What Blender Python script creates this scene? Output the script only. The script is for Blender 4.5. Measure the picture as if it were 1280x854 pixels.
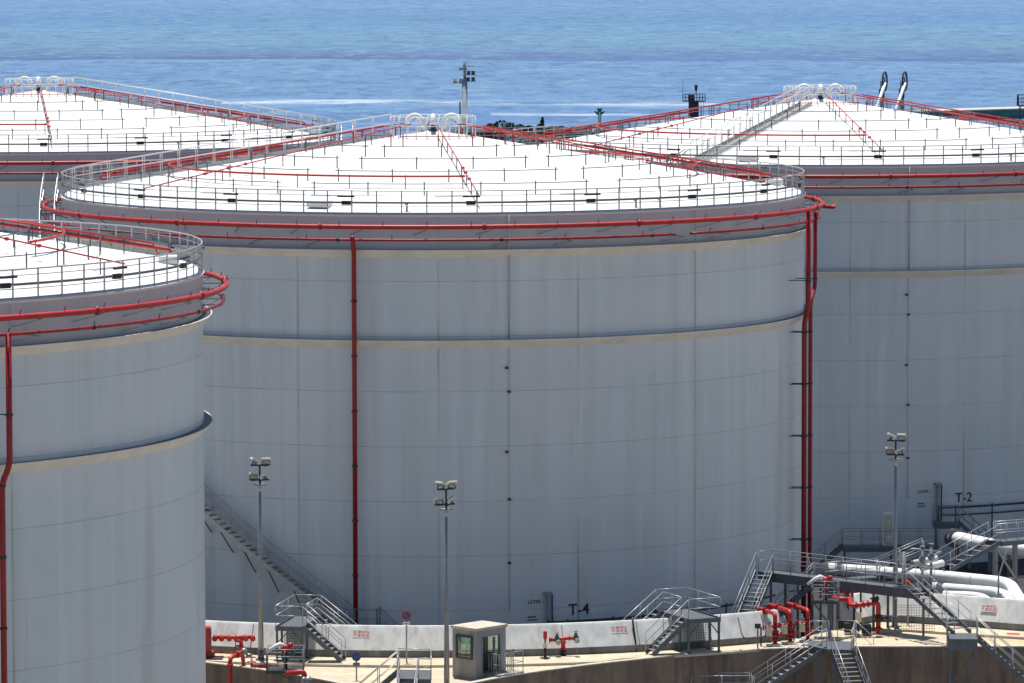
import bpy, bmesh, math, random
from mathutils import Vector, Matrix, geometry
from math import sin, cos, pi, radians as rad, sqrt, atan2, asin, tan
random.seed(7)
S = bpy.context.scene
for o in list(bpy.data.objects): bpy.data.objects.remove(o)
C = S.collection

# ------------------------------------------------------------------ camera
PITCH, ROLL, F_PX, CAMZ = rad(5.0009), 0.002, 5922.2, 40.2
cd = bpy.data.cameras.new('camera'); cam = bpy.data.objects.new('camera', cd); C.objects.link(cam)
cd.sensor_width = 36; cd.lens = F_PX / 1280 * 36; cd.clip_start = 1; cd.clip_end = 60000
cam.matrix_world = Matrix.Translation((0, 0, CAMZ)) @ Matrix.Rotation(pi/2 - PITCH, 4, 'X') @ Matrix.Rotation(-ROLL, 4, 'Z')
S.camera = cam
S.render.resolution_x = 1024; S.render.resolution_y = 683
# ------------------------------------------------------------------ sky, sun, exposure
SUN_EL, SUN_AZ = rad(75), rad(-9)      # azimuth from +Y towards +X
w = bpy.data.worlds.new('World'); S.world = w; w.use_nodes = True
nt = w.node_tree; bg = nt.nodes['Background']
sky = nt.nodes.new('ShaderNodeTexSky'); sky.sky_type = 'NISHITA'; sky.sun_disc = False
sky.sun_elevation = SUN_EL; sky.sun_rotation = SUN_AZ; sky.air_density = 1.0; sky.dust_density = 0.35; sky.ozone_density = 2.2
nt.links.new(sky.outputs[0], bg.inputs[0]); bg.inputs[1].default_value = 0.082
sd = bpy.data.lights.new('sun', 'SUN'); sd.energy = 5.0; sd.angle = rad(0.53); sd.color = (1.0, 0.965, 0.90)
sun = bpy.data.objects.new('sun', sd); C.objects.link(sun)
sv = Vector((sin(SUN_AZ)*cos(SUN_EL), cos(SUN_AZ)*cos(SUN_EL), sin(SUN_EL)))
sun.rotation_euler = sv.to_track_quat('Z', 'Y').to_euler(); sun.location = (0, 200, 120)
S.view_settings.view_transform = 'Standard'; S.view_settings.look = 'None'
S.view_settings.exposure = 0.27; S.view_settings.gamma = 1.0

# ------------------------------------------------------------------ picture -> world helpers
def ray(px, py):
    x, y = px-640, py-427
    a = x*cos(ROLL) - y*sin(ROLL); b = x*sin(ROLL) + y*cos(ROLL); u = -b
    return Vector((a, F_PX*cos(PITCH) + u*sin(PITCH), -F_PX*sin(PITCH) + u*cos(PITCH)))
def G(px, py, z):                       # point at height z
    r = ray(px, py); k = (z-CAMZ)/r.z; return Vector((r.x*k, r.y*k, z))
def at(px, py, d):                      # point at distance d
    r = ray(px, py); k = d/r.y; return Vector((r.x*k, d, CAMZ + r.z*k))

# ------------------------------------------------------------------ materials
MATS = {}
class N:
    def __init__(s, name):
        s.m = bpy.data.materials.new(name); s.m.use_nodes = True; s.t = s.m.node_tree
        s.b = s.t.nodes['Principled BSDF']; MATS[name] = s.m
    def n(s, t, **k):
        x = s.t.nodes.new(t)
        for a, v in k.items():
            if a.startswith('i_'):
                key = a[2:]; key = int(key) if key.isdigit() else key.replace('_', ' ')
                x.inputs[key].default_value = v
            else: setattr(x, a, v)
        return x
    def l(s, a, b): s.t.links.new(a, b)
    def math(s, op, a, b=None, c=None, clamp=False):
        x = s.n('ShaderNodeMath', operation=op, use_clamp=clamp)
        for i, v in enumerate((a, b, c)):
            if v is None: continue
            if isinstance(v, (int, float)): x.inputs[i].default_value = v
            else: s.l(v, x.inputs[i])
        return x.outputs[0]
    def mix(s, f, a, b, mode='MIX'):
        x = s.n('ShaderNodeMix', data_type='RGBA', blend_type=mode)
        for i, v in ((0, f), (6, a), (7, b)):
            if isinstance(v, (int, float)): x.inputs[i].default_value = v
            elif isinstance(v, tuple): x.inputs[i].default_value = v + (1,) if len(v) == 3 else v
            else: s.l(v, x.inputs[i])
        return x.outputs[2]
    def obj(s): return s.n('ShaderNodeTexCoord').outputs['Object']
    def noise(s, vec, scale, detail=4, rough=.55, sc=(1, 1, 1)):
        mp = s.n('ShaderNodeMapping'); mp.inputs['Scale'].default_value = sc; s.l(vec, mp.inputs[0])
        x = s.n('ShaderNodeTexNoise'); x.inputs['Scale'].default_value = scale; x.inputs['Detail'].default_value = detail; x.inputs['Roughness'].default_value = rough
        s.l(mp.outputs[0], x.inputs[0]); return x.outputs[0]
    def ramp(s, f, stops):
        x = s.n('ShaderNodeValToRGB'); e = x.color_ramp.elements
        while len(e) < len(stops): e.new(.5)
        for q, (p, c) in zip(e, stops):
            q.position = p; q.color = (c, c, c, 1) if isinstance(c, (int, float)) else tuple(c)+(1,)
        s.l(f, x.inputs[0]); return x.outputs[0]

def simple(name, col, rough=.5, metal=0, var=.12, scale=1.5, streak=False, bump=0):
    q = N(name); o = q.obj()
    f = q.noise(o, scale, 5, .6, (1, 1, .15) if streak else (1, 1, 1))
    f = q.ramp(f, [(.3, 0), (.7, 1)])
    dark = tuple(c*(1-var*2) for c in col); lite = tuple(min(1, c*(1+var*.5)) for c in col)
    q.l(q.mix(f, dark, lite), q.b.inputs['Base Color'])
    q.b.inputs['Roughness'].default_value = rough; q.b.inputs['Metallic'].default_value = metal
    if bump:
        bp = q.n('ShaderNodeBump'); bp.inputs['Strength'].default_value = bump; bp.inputs['Distance'].default_value = .02
        q.l(q.noise(o, scale*12, 6), bp.inputs['Height']); q.l(bp.outputs[0], q.b.inputs['Normal'])
    return q.m


simple('band_paint', (.80, .73, .65), .6, 0, .08, .8)
simple('pale_paint', (.78, .78, .76), .45, 0, .06, 2)
simple('red_paint', (.50, .022, .018), .48, 0, .18, 2.2)
simple('dark_red_paint', (.34, .010, .014), .45, 0, .2, 4)
simple('white_rail', (.72, .72, .71), .4, .1, .08, 4)
simple('galvanised', (.29, .30, .315), .4, .35, .12, 4)
simple('pale_rail', (.47, .475, .48), .35, .35, .1, 4)
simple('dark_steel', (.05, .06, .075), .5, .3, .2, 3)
simple('mid_steel', (.12, .135, .155), .5, .3, .15, 3)
simple('grating', (.24, .245, .25), .6, .3, .2, 6)
simple('black_paint', (.015, .015, .018), .5, 0, .2, 4)
simple('insulation', (.90, .90, .88), .4, 0, .05, 1)
simple('kerb_concrete', (.55, .50, .40), .8, 0, .15, 2, bump=.2)
simple('booth_concrete', (.36, .355, .345), .8, 0, .22, 1.5, streak=True, bump=.15)
simple('base_concrete', (.20, .20, .197), .85, 0, .3, 1.2, streak=True)
simple('floor_asphalt', (.035, .036, .038), .9, 0, .3, .5)
simple('yard_concrete', (.26, .245, .215), .9, 0, .2, .2)
simple('blue_enamel', (.02, .07, .22), .35, 0, .1, 3)
simple('cream_box', (.62, .56, .40), .5, 0, .1, 3)
simple('green_bronze', (.03, .16, .14), .45, .2, .2, 5)
simple('mast_blue', (.26, .37, .42), .6, 0, .15, 1)
simple('beacon_dark', (.05, .03, .04), .6, 0, .2, 1)
simple('leaf', (.03, .07, .025), .7, 0, .3, 2)
simple('rock', (.06, .06, .055), .9, 0, .3, .8)
simple('algae', (.10, .22, .20), .8, 0, .3, .3)
simple('lamp_housing', (.78, .76, .68), .4, .1, .15, 5)
simple('white_line', (.75, .75, .72), .7, 0, .15, 3)
simple('yellow_line', (.70, .50, .06), .7, 0, .15, 3)
simple('red_mark', (.6, .07, .05), .7, 0, .2, 3)
simple('text_black', (.012, .014, .02), .6, 0, .1, 5)
simple('text_white', (.75, .75, .72), .6, 0, .05, 5)

q = N('glass_green'); tr_ = q.n('ShaderNodeBsdfTransparent'); tr_.inputs[0].default_value = (.80, .90, .80, 1); gl_ = q.n('ShaderNodeBsdfGlossy'); gl_.inputs['Roughness'].default_value = .03
mx_ = q.n('ShaderNodeMixShader'); mx_.inputs[0].default_value = .18; q.l(tr_.outputs[0], mx_.inputs[1]); q.l(gl_.outputs[0], mx_.inputs[2]); q.l(mx_.outputs[0], q.t.nodes['Material Output'].inputs[0])
q = N('lens_glass'); q.b.inputs['Base Color'].default_value = (.35, .34, .28, 1); q.b.inputs['Roughness'].default_value = .15

# painted steel shell: plate seams, rain streaks
def shell_mat():
    q = N('shell_paint'); o = q.obj()
    sp = q.n('ShaderNodeSeparateXYZ'); q.l(o, sp.inputs[0]); X, Y, Z = sp.outputs
    th = q.math('ARCTAN2', X, q.math('MULTIPLY', Y, -1)); u = q.math('MULTIPLY', th, 21.75)
    cv = q.n('ShaderNodeCombineXYZ'); q.l(u, cv.inputs[0]); q.l(Z, cv.inputs[2])
    v = cv.outputs[0]
    blot = q.noise(v, .12, 5, .6, (1, 1, .9)); fine = q.noise(v, 1.2, 4, .6, (1, 1, .04)); mid = q.noise(v, .42, 3, .5, (1, 1, .05))
    base = q.mix(q.ramp(blot, [(.3, 0), (.7, 1)]), (.60, .655, .70), (.70, .73, .755))
    base = q.mix(q.ramp(fine, [(.30, .5), (.62, 0)]), base, (.50, .52, .49))
    base = q.mix(q.ramp(mid, [(.24, .60), (.36, 0)]), base, (.36, .37, .33))
    # patchy repaint panels
    pn = q.noise(v, .09, 2, .4, (1, 1, 1.6)); base = q.mix(q.ramp(pn, [(.54, 0), (.56, .35)]), base, (.68, .67, .70))
    # each welded plate weathers its own tone
    i1 = q.math('FLOOR', q.math('DIVIDE', q.math('ADD', Z, .03), 3.007)); o1 = q.math('MULTIPLY', q.math('FRACT', q.math('MULTIPLY', i1, .381)), 9.11); j1 = q.math('FLOOR', q.math('DIVIDE', q.math('ADD', u, o1), 9.11))
    cc = q.n('ShaderNodeCombineXYZ'); q.l(i1, cc.inputs[0]); q.l(j1, cc.inputs[1]); wn = q.n('ShaderNodeTexWhiteNoise'); q.l(cc.outputs[0], wn.inputs[0])
    base = q.mix(q.math('MULTIPLY', wn.outputs[0], .30), base, (.55, .57, .60))
    rr_ = q.noise(v, .9, 4, .65, (1, 1, .035)); base = q.mix(q.ramp(rr_, [(.57, 0), (.70, .22)]), base, (.42, .40, .36))
    # horizontal seams every course of 3.007 m
    fz = q.math('FRACT', q.math('DIVIDE', q.math('ADD', Z, .03), 3.007))
    hs = q.math('LESS_THAN', fz, .017)
    # vertical seams, shifted per course
    idx = q.math('FLOOR', q.math('DIVIDE', q.math('ADD', Z, .03), 3.007))
    off = q.math('MULTIPLY', q.math('FRACT', q.math('MULTIPLY', idx, .381)), 9.11)
    fu = q.math('FRACT', q.math('DIVIDE', q.math('ADD', u, off), 9.11))
    vs = q.math('MULTIPLY', q.math('LESS_THAN', fu, .0045), .45)
    # long drips below welded lugs
    fl = q.math('FRACT', q.math('DIVIDE', q.math('ADD', u, 3.3), 7.81))
    ln = q.math('ABSOLUTE', q.math('SUBTRACT', fl, .5)); drip = q.math('MULTIPLY', q.math('SUBTRACT', 1.0, q.math('DIVIDE', ln, .014), clamp=True), .75)
    dn = q.ramp(q.noise(v, .22, 3, .5, (1, 1, .6)), [(.42, 0), (.6, 1)]); drip = q.math('MULTIPLY', drip, dn)
    base = q.mix(drip, base, (.27, .28, .25))
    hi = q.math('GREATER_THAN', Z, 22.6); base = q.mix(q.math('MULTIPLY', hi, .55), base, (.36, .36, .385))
    seamn = q.ramp(q.noise(v, .5, 2), [(.35, .35), (.65, .9)])
    seam = q.math('MULTIPLY', q.math('MAXIMUM', hs, vs), seamn)
    base = q.mix(q.math('MULTIPLY', seam, .45), base, (.14, .15, .16))
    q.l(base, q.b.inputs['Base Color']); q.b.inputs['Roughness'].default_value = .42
    bp = q.n('ShaderNodeBump'); bp.inputs['Strength'].default_value = .25; bp.inputs['Distance'].default_value = .05
    hh = q.math('ADD', q.noise(v, .5, 2, .5, (1, 1, .5)), q.math('MULTIPLY', seam, .25)); q.l(hh, bp.inputs['Height']); q.l(bp.outputs[0], q.b.inputs['Normal'])
shell_mat()
def roof_mat():
    q = N('roof_paint'); o = q.obj(); sp = q.n('ShaderNodeSeparateXYZ'); q.l(o, sp.inputs[0]); X, Y, Z = sp.outputs
    th = q.math('ARCTAN2', X, Y); rr = q.math('SQRT', q.math('ADD', q.math('MULTIPLY', X, X), q.math('MULTIPLY', Y, Y)))
    k = q.math('FRACT', q.math('DIVIDE', rr, 2.71)); k2 = q.math('FRACT', q.math('MULTIPLY', th, 36/6.28318))
    sm = q.math('MAXIMUM', q.math('LESS_THAN', k, .03), q.math('LESS_THAN', q.math('MULTIPLY', k2, rr), .35))
    f = q.ramp(q.noise(o, .35, 5, .65), [(.38, 0), (.68, 1)]); base = q.mix(f, (.66, .66, .64), (.75, .75, .73))
    st = q.ramp(q.noise(o, 1.4, 5, .7), [(.55, 0), (.75, .5)]); base = q.mix(st, base, (.52, .50, .46)); base = q.mix(q.math('MULTIPLY', sm, .35), base, (.42, .42, .42))
    q.l(base, q.b.inputs['Base Color']); q.b.inputs['Roughness'].default_value = .55
roof_mat()

def wallmat(name, a, b, stain, sc=.8):
    q = N(name); o = q.obj()
    f = q.ramp(q.noise(o, sc, 6, .65), [(.3, 0), (.7, 1)]); st = q.ramp(q.noise(o, 1.6, 5, .6, (1, 1, .12)), [(.45, 0), (.68, .85)])
    blot = q.ramp(q.noise(o, .35, 4, .6), [(.45, 0), (.65, .5)])
    c = q.mix(f, a, b); c = q.mix(st, c, stain); c = q.mix(blot, c, tuple(x*.75 for x in a)); q.l(c, q.b.inputs['Base Color']); q.b.inputs['Roughness'].default_value = .85
    bp = q.n('ShaderNodeBump'); bp.inputs['Strength'].default_value = .3; bp.inputs['Distance'].default_value = .02
    q.l(q.noise(o, 9, 6), bp.inputs['Height']); q.l(bp.outputs[0], q.b.inputs['Normal'])
wallmat('bund_paint', (.66, .67, .66), (.78, .78, .76), (.47, .48, .45))
wallmat('pit_concrete', (.19, .135, .10), (.30, .22, .17), (.08, .06, .052), .5)
wallmat('road_surface', (.52, .44, .31), (.60, .51, .365), (.42, .355, .26), .3)

def sea_mat():
    q = N('sea_water'); g = q.n('ShaderNodeNewGeometry'); P = g.outputs['Position']
    sp = q.n('ShaderNodeSeparateXYZ'); q.l(P, sp.inputs[0]); X, Y, Z = sp.outputs
    wob = q.noise(P, .009, 5, .6, (.5, .6, 1)); wob2 = q.noise(P, .05, 4, .6, (.5, .3, 1))
    yy = q.math('ADD', Y, q.math('MULTIPLY', q.math('SUBTRACT', wob, .5), 150)); yy = q.math('ADD', yy, q.math('MULTIPLY', q.math('SUBTRACT', wob2, .5), 60))
    yy = q.math('ADD', yy, q.math('MULTIPLY', X, .10))
    f = q.math('DIVIDE', q.math('SUBTRACT', yy, 800), 2600, clamp=True)
    blue = (.085, .185, .34); lite = (.115, .23, .38); teal = (.095, .215, .30); deep = (.045, .085, .21)
    col = q.ramp(f, [(0, blue), (.14, (.07, .17, .36)), (.17, lite), (.23, blue), (.309, lite), (.312, (.035, .065, .18)), (.335, (.055, .10, .25)), (.39, teal), (.50, (.10, .225, .345)), (.60, (.07, .18, .33)), (.75, lite), (1, blue)])
    big = q.ramp(q.noise(P, .012, 4, .6, (.3, .5, 1)), [(.38, 0), (.62, 1)]); col = q.mix(q.math('MULTIPLY', big, .5), col, (.075, .165, .36))
    rp_ = q.ramp(q.noise(P, .11, 6, .78, (1, .42, 1)), [(.51, 0), (.57, 1)]); col = q.mix(q.math('MULTIPLY', rp_, .58), col, (.022, .07, .19))  # dark wave facets painted into the water colour, standing in for their shading
    rl_ = q.ramp(q.noise(P, .13, 5, .78, (.8, .40, 1)), [(.54, 0), (.62, 1)]); col = q.mix(q.math('MULTIPLY', rl_, .36), col, (.27, .42, .52))  # bright wave facets painted into the colour the same way
    yw = q.math('ADD', Y, q.math('ADD', q.math('MULTIPLY', q.math('SUBTRACT', wob, .5), 60), q.math('MULTIPLY', X, .25)))
    # foam lines left by a boat
    d1 = q.math('ABSOLUTE', q.math('SUBTRACT', yw, 1222)); d2 = q.math('ABSOLUTE', q.math('SUBTRACT', yw, 1152))
    fn = q.ramp(q.noise(P, .10, 5, .7, (.25, .3, 1)), [(.42, 0), (.56, 1)])
    m1 = q.math('SUBTRACT', 1.0, q.math('DIVIDE', d1, 24), clamp=True); m2 = q.math('SUBTRACT', 1.0, q.math('DIVIDE', d2, 12), clamp=True)
    xa = q.math('MULTIPLY', q.math('GREATER_THAN', X, -75), q.math('LESS_THAN', X, 55)); xb = q.math('MULTIPLY', q.math('GREATER_THAN', X, -5), q.math('LESS_THAN', X, 60))
    fm = q.math('MULTIPLY', q.math('ADD', q.math('MULTIPLY', m1, xa), q.math('MULTIPLY', m2, xb)), fn, clamp=True)
    fm = q.math('MULTIPLY', fm, q.ramp(q.noise(P, .018, 2, .5, (1, .02, 1)), [(.36, .25), (.52, .95)]))
    col = q.mix(fm, col, (.75, .8, .82)); q.l(col, q.b.inputs['Base Color'])
    q.b.inputs['Roughness'].default_value = .32; q.b.inputs['IOR'].default_value = 1.33
    bp = q.n('ShaderNodeBump'); bp.inputs['Strength'].default_value = 1.0; bp.inputs['Distance'].default_value = 1.0
    h1 = q.noise(P, .35, 5, .65, (1, .3, 1)); h2 = q.noise(P, .09, 4, .6, (1, .25, 1))
    h = q.math('ADD', h1, q.math('MULTIPLY', h2, 4.0)); q.l(h, bp.inputs['Height']); q.l(bp.outputs[0], q.b.inputs['Normal'])
sea_mat()
def M(n): return MATS[n]

# ------------------------------------------------------------------ mesh builder
class MB:
    def __init__(s): s.v = []; s.f = []; s.sm = []
    def add(s, vs, fs, smooth=False):
        k = len(s.v); s.v += [tuple(v) for v in vs]; s.f += [tuple(i+k for i in f) for f in fs]; s.sm += [smooth]*len(fs); return s
    def box(s, c, d, rz=0, rx=0):
        R = Matrix.Rotation(rz, 3, 'Z') @ Matrix.Rotation(rx, 3, 'X'); c = Vector(c); x, y, z = d[0]/2, d[1]/2, d[2]/2
        vs = [c + R @ Vector((a*x, b*y, e*z)) for a in (-1, 1) for b in (-1, 1) for e in (-1, 1)]
        return s.add(vs, [(0, 1, 3, 2), (4, 6, 7, 5), (0, 4, 5, 1), (2, 3, 7, 6), (0, 2, 6, 4), (1, 5, 7, 3)])
    def beam(s, p, q, wd, ht, up=(0, 0, 1)):
        p, q, up = Vector(p), Vector(q), Vector(up); t = (q-p).normalized(); a = t.cross(up)
        if a.length < 1e-4: a = t.cross(Vector((1, 0, 0)))
        a.normalize(); b = a.cross(t); a *= wd/2; b *= ht/2
        vs = [p-a-b, p+a-b, p+a+b, p-a+b, q-a-b, q+a-b, q+a+b, q-a+b]
        return s.add(vs, [(0, 3, 2, 1), (4, 5, 6, 7), (0, 1, 5, 4), (1, 2, 6, 5), (2, 3, 7, 6), (3, 0, 4, 7)])
    def tube(s, pts, r, n=8, closed=False, cap=True):
        pts = [Vector(p) for p in pts]; m = len(pts); rr = r if isinstance(r, (list, tuple)) else [r]*m
        vs = []; up = None
        for i, p in enumerate(pts):
            a = pts[i-1] if (i > 0 or closed) else p; b = pts[(i+1) % m] if (i < m-1 or closed) else p
            t = (b-a).normalized()
            if up is None:
                up = Vector((0, 0, 1)) if abs(t.z) < .9 else Vector((1, 0, 0))
            u = (up - t*up.dot(t)).normalized(); v = t.cross(u); up = u
            for k in range(n):
                an = 2*pi*k/n; vs.append(p + (u*cos(an) + v*sin(an))*rr[i])
        fs = []
        for i in range(m if closed else m-1):
            j = (i+1) % m
            for k in range(n):
                fs.append((i*n+k, i*n+(k+1) % n, j*n+(k+1) % n, j*n+k))
        s.add(vs, fs, n > 4)
        if cap and not closed:
            k = len(s.v)-len(vs); s.f += [tuple(k+i for i in reversed(range(n))), tuple(k+(m-1)*n+i for i in range(n))]; s.sm += [False, False]
        return s
    def lathe(s, prof, n=96, a0=0, a1=2*pi, smooth=True):
        full = abs(a1-a0-2*pi) < 1e-6; m = n if full else n+1; vs = []
        for i in range(m):
            a = a0+(a1-a0)*i/n
            for r, z in prof: vs.append((r*sin(a), -r*cos(a), z))
        k = len(prof); fs = []
        for i in range(n):
            j = (i+1) % m
            for p in range(k-1): fs.append((i*k+p, j*k+p, j*k+p+1, i*k+p+1))
        return s.add(vs, fs, smooth)
    def ball(s, c, r, n=8, sz=1):
        prof = [(max(1e-4, r*sin(pi*i/6)), r*sz*-cos(pi*i/6)) for i in range(7)]
        k = len(s.v); s.lathe(prof, n); c = Vector(c)
        for i in range(k, len(s.v)): s.v[i] = tuple(Vector(s.v[i])+c)
        return s
    def off(s, d):
        d = Vector(d); s.v = [tuple(Vector(v)+d) for v in s.v]; return s
    def mesh(s, name, mat):
        me = bpy.data.meshes.new(name); me.from_pydata(s.v, [], s.f); me.materials.append(M(mat) if isinstance(mat, str) else mat)
        for p, k in zip(me.polygons, s.sm): p.use_smooth = k
        me.update(); return me
def link(name, me, parent=None, loc=(0, 0, 0), rz=0):
    o = bpy.data.objects.new(name, me); C.objects.link(o)
    if parent is not None: o.parent = parent
    o.location = loc; o.rotation_euler = (0, 0, rz); return o
def part(name, mb, mat, parent, loc=(0, 0, 0), rz=0, base=None):
    if base is not None: mb.off(-Vector(base))
    return link(name, mb.mesh(name, mat), parent, loc, rz)
def tag(o, label=None, cat=None, group=None, kind=None):
    if label: o['label'] = label
    if cat: o['category'] = cat
    if group: o['group'] = group
    if kind: o['kind'] = kind
    return o
def thing(name, label, cat, loc, rz=0, group=None):
    return tag(link(name, None, None, loc, rz), label, cat, group)
CACHE = {}
def cached(key, fn):
    if key not in CACHE: CACHE[key] = fn()
    return CACHE[key]
def fillet(pts, r, n=6):
    pts = [Vector(p) for p in pts]; out = [pts[0]]
    for i in range(1, len(pts)-1):
        a, b, c = pts[i-1], pts[i], pts[i+1]; u = (a-b).normalized(); v = (c-b).normalized()
        k = min(r, (a-b).length*.49, (c-b).length*.49); p0 = b+u*k; p1 = b+v*k
        for j in range(n+1):
            t = j/n; out.append(p0*(1-t)**2 + b*2*t*(1-t) + p1*t*t)
    return out+[pts[-1]]
def pol(r, ph, z): return Vector((r*sin(ph), -r*cos(ph), z))
def arc(r, a0, a1, z, step=rad(2)):
    n = max(2, int(abs(a1-a0)/step)); return [pol(r, a0+(a1-a0)*i/n, z if not callable(z) else z(i/n)) for i in range(n+1)]
def text_mesh(body, size, mat, depth=.01, align='LEFT', bold=0):
    cu = bpy.data.curves.new('t', 'FONT'); cu.body = body; cu.size = size; cu.extrude = depth/2; cu.align_x = align; cu.resolution_u = 3
    cu.offset = bold
    o = bpy.data.objects.new('t', cu); C.objects.link(o); dg = bpy.context.evaluated_depsgraph_get(); dg.update()
    me = bpy.data.meshes.new_from_object(o.evaluated_get(dg)); bpy.data.objects.remove(o); me.materials.clear(); me.materials.append(M(mat)); return me

# ------------------------------------------------------------------ stairs and rails
def railing(parent, pts, name='guard_rail', mat='galvanised', h=1.05, mids=(.55,), step=1.3, r=.022, base=None, closed=False):
    mb = MB(); P = [Vector(p) for p in pts]
    for k in (h,)+tuple(mids): mb.tube([p+Vector((0, 0, k)) for p in P], r*(1.0 if k == h else .8), 6)
    for a, b in zip(P, P[1:]):
        n = max(1, round((b-a).length/step))
        for i in range(n+1):
            if i == n and b is not P[-1]: continue
            p = a+(b-a)*(i/n); mb.tube([p-Vector((0, 0, .05)), p+Vector((0, 0, h))], r, 6)
    return part(name, mb, mat, parent, base=base)
def flight(parent, top, bot, width, base=None, rails=(1, -1), mat='mid_steel', railmat='pale_rail', name='stair_flight', tread='grating', rise=.2):
    top, bot = Vector(top), Vector(bot); hd = (bot-top); hd.z = 0; run = hd.length; hd.normalize(); sd_ = Vector((-hd.y, hd.x, 0))*width/2
    mb = MB()
    for s in (1, -1): mb.beam(top+sd_*s, bot+sd_*s, .05, .24)
    fl = part(name, mb, mat, parent, base=base)
    n = max(2, round((top.z-bot.z)/rise)); an = atan2(hd.y, hd.x)
    for i in range(1, n):
        c = top+(bot-top)*(i/n); b = Vector(base) if base is not None else Vector((0, 0, 0))
        me = cached(('tread', round(width, 2), tread), lambda: MB().box((0, 0, 0), (.25, width-.05, .035)).mesh('tread', tread))
        link('tread', me, fl, c-b, an)
    for s in rails:
        a, b = top+sd_*s, bot+sd_*s; railing(fl, [a, b], 'handrail', railmat, base=base, step=1.2)
    return fl

# ------------------------------------------------------------------ the setting
ZR, ZP = 2.38, 2.50
def sheet(name, pts, z, mat, kind='structure', base=None, thick=None):
    pts = [Vector((p[0], p[1], z)) for p in pts]; tr = geometry.tessellate_polygon([pts]); mb = MB(); 
    fs = []
    for t in tr:
        a, b, c = (pts[i] for i in t); n = (b-a).cross(c-a); fs.append(tuple(t) if n.z > 0 else tuple(reversed(t)))
    mb.add(pts, fs)
    if thick:
        n = len(pts); lo = [p-Vector((0, 0, thick)) for p in pts]; mb.add(pts+lo, [(i, (i+1) % n, n+(i+1) % n, n+i) for i in range(n)])
    o = link(name, mb.mesh(name, mat)); tag(o, kind=kind); return o
sheet('sea', [(-9000, 455), (9000, 455), (9000, 40000), (-9000, 40000)], -5, 'sea_water')
sheet('ground', [(-400, -60), (400, -60), (400, 460), (-400, 460)], -1.5, 'yard_concrete', thick=6)

TM = Vector((-4.6, 278.04, 0)); TR = Vector((21.387, 328.89, 0)); TL = Vector((-35.764, 213.5, 0)); TB = Vector((-34.72, 348.8, 0))
for T_, r_, dz in ((TM, 34.2, .008), (TR, 46, .004), (TB, 34, .016)): sheet('bund_floor', [T_+pol(r_, 2*pi*i/90, 0)*-1 for i in range(90)], -1.5+dz, 'floor_asphalt')
def onM(r, ph, z): return TM + pol(r, ph, z)
foot = [onM(35, rad(a), ZP) for a in [x*1.5-60 for x in range(0, 63)] if a <= 33.6] 
rfoot = [G(px, py, ZP) for px, py in ((1062, 784), (1096, 777), (1140, 779), (1200, 783), (1290, 790), (1420, 800))]
pit_r = [G(px, py, ZP) for px, py in ((1420, 807.5), (1280, 807.5), (1180, 807.5), (1080, 807.5), (1000, 809), (960, 810.3), (920, 812.5), (880, 815.3), (840, 818.8), (800, 823), (760, 827.2), (720, 832), (680, 837.2), (640, 843), (610, 848.5), (583, 854), (568, 861), (566, 880), (570, 910))]
pit_l = [TL+Vector((34.7*cos(rad(a)), 34.7*sin(rad(a)), ZP)) for a in range(14, 112, 2)]
road_poly = foot+rfoot+pit_r+pit_l
sheet('road', road_poly, ZR, 'road_surface', thick=3.87)
kerb = [onM(37.4, rad(a), ZP) for a in range(-60, 15, 2)]+[onM(36.72, rad(a), ZP) for a in range(16, 33, 2)]+[G(px, py, ZP) for px, py in ((1030, 800), (1083, 791), (1130, 786.5), (1180, 790), (1290, 797), (1420, 803))]
sheet('pavement', foot+rfoot+list(reversed(kerb)), ZP, 'road_surface', thick=.11)
def strip(name, pts, wd, z0, z1, mat, label=None, cat=None, kind=None, parent=None, inward=1):
    P = [Vector((p[0], p[1], 0)) for p in pts]; mb = MB(); n = len(P); A = []; B = []
    for i, p in enumerate(P):
        t = (P[min(i+1, n-1)]-P[max(i-1, 0)]).normalized(); nn = Vector((-t.y, t.x, 0))*inward; A.append(p); B.append(p+nn*wd)
    vs = [Vector((p.x, p.y, z)) for z, L in ((z0, A), (z1, A), (z1, B), (z0, B)) for p in L]
    fs = []
    for i in range(n-1):
        for k in range(4):
            m = (k+1) % 4; fs.append((k*n+i, k*n+i+1, m*n+i+1, m*n+i))
    fs += [(0, n, 2*n, 3*n), (n-1, 4*n-1, 3*n-1, 2*n-1)]; mb.add(vs, fs)
    o = link(name, mb.mesh(name, mat), parent); tag(o, label, cat, None, kind); return o
strip('kerb', kerb, .16, ZP-.10, ZP+.012, 'kerb_concrete', kind='structure', inward=-1)
w1 = strip('retaining_wall', pit_r, .30, -1.5, ZR+.10, 'pit_concrete', 'brown stained concrete retaining wall of the pit right of centre below the road', 'wall', inward=1)
strip('coping', pit_r, .36, ZR+.102, ZR+.16, 'kerb_concrete', parent=w1, inward=1)
w2 = strip('retaining_wall', pit_l, .30, -1.5, ZR+.10, 'pit_concrete', 'curved concrete retaining wall around the nearest tank, left of the road', 'wall', inward=1)
strip('coping', pit_l, .36, ZR+.102, ZR+.16, 'kerb_concrete', parent=w2, inward=1)
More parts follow.
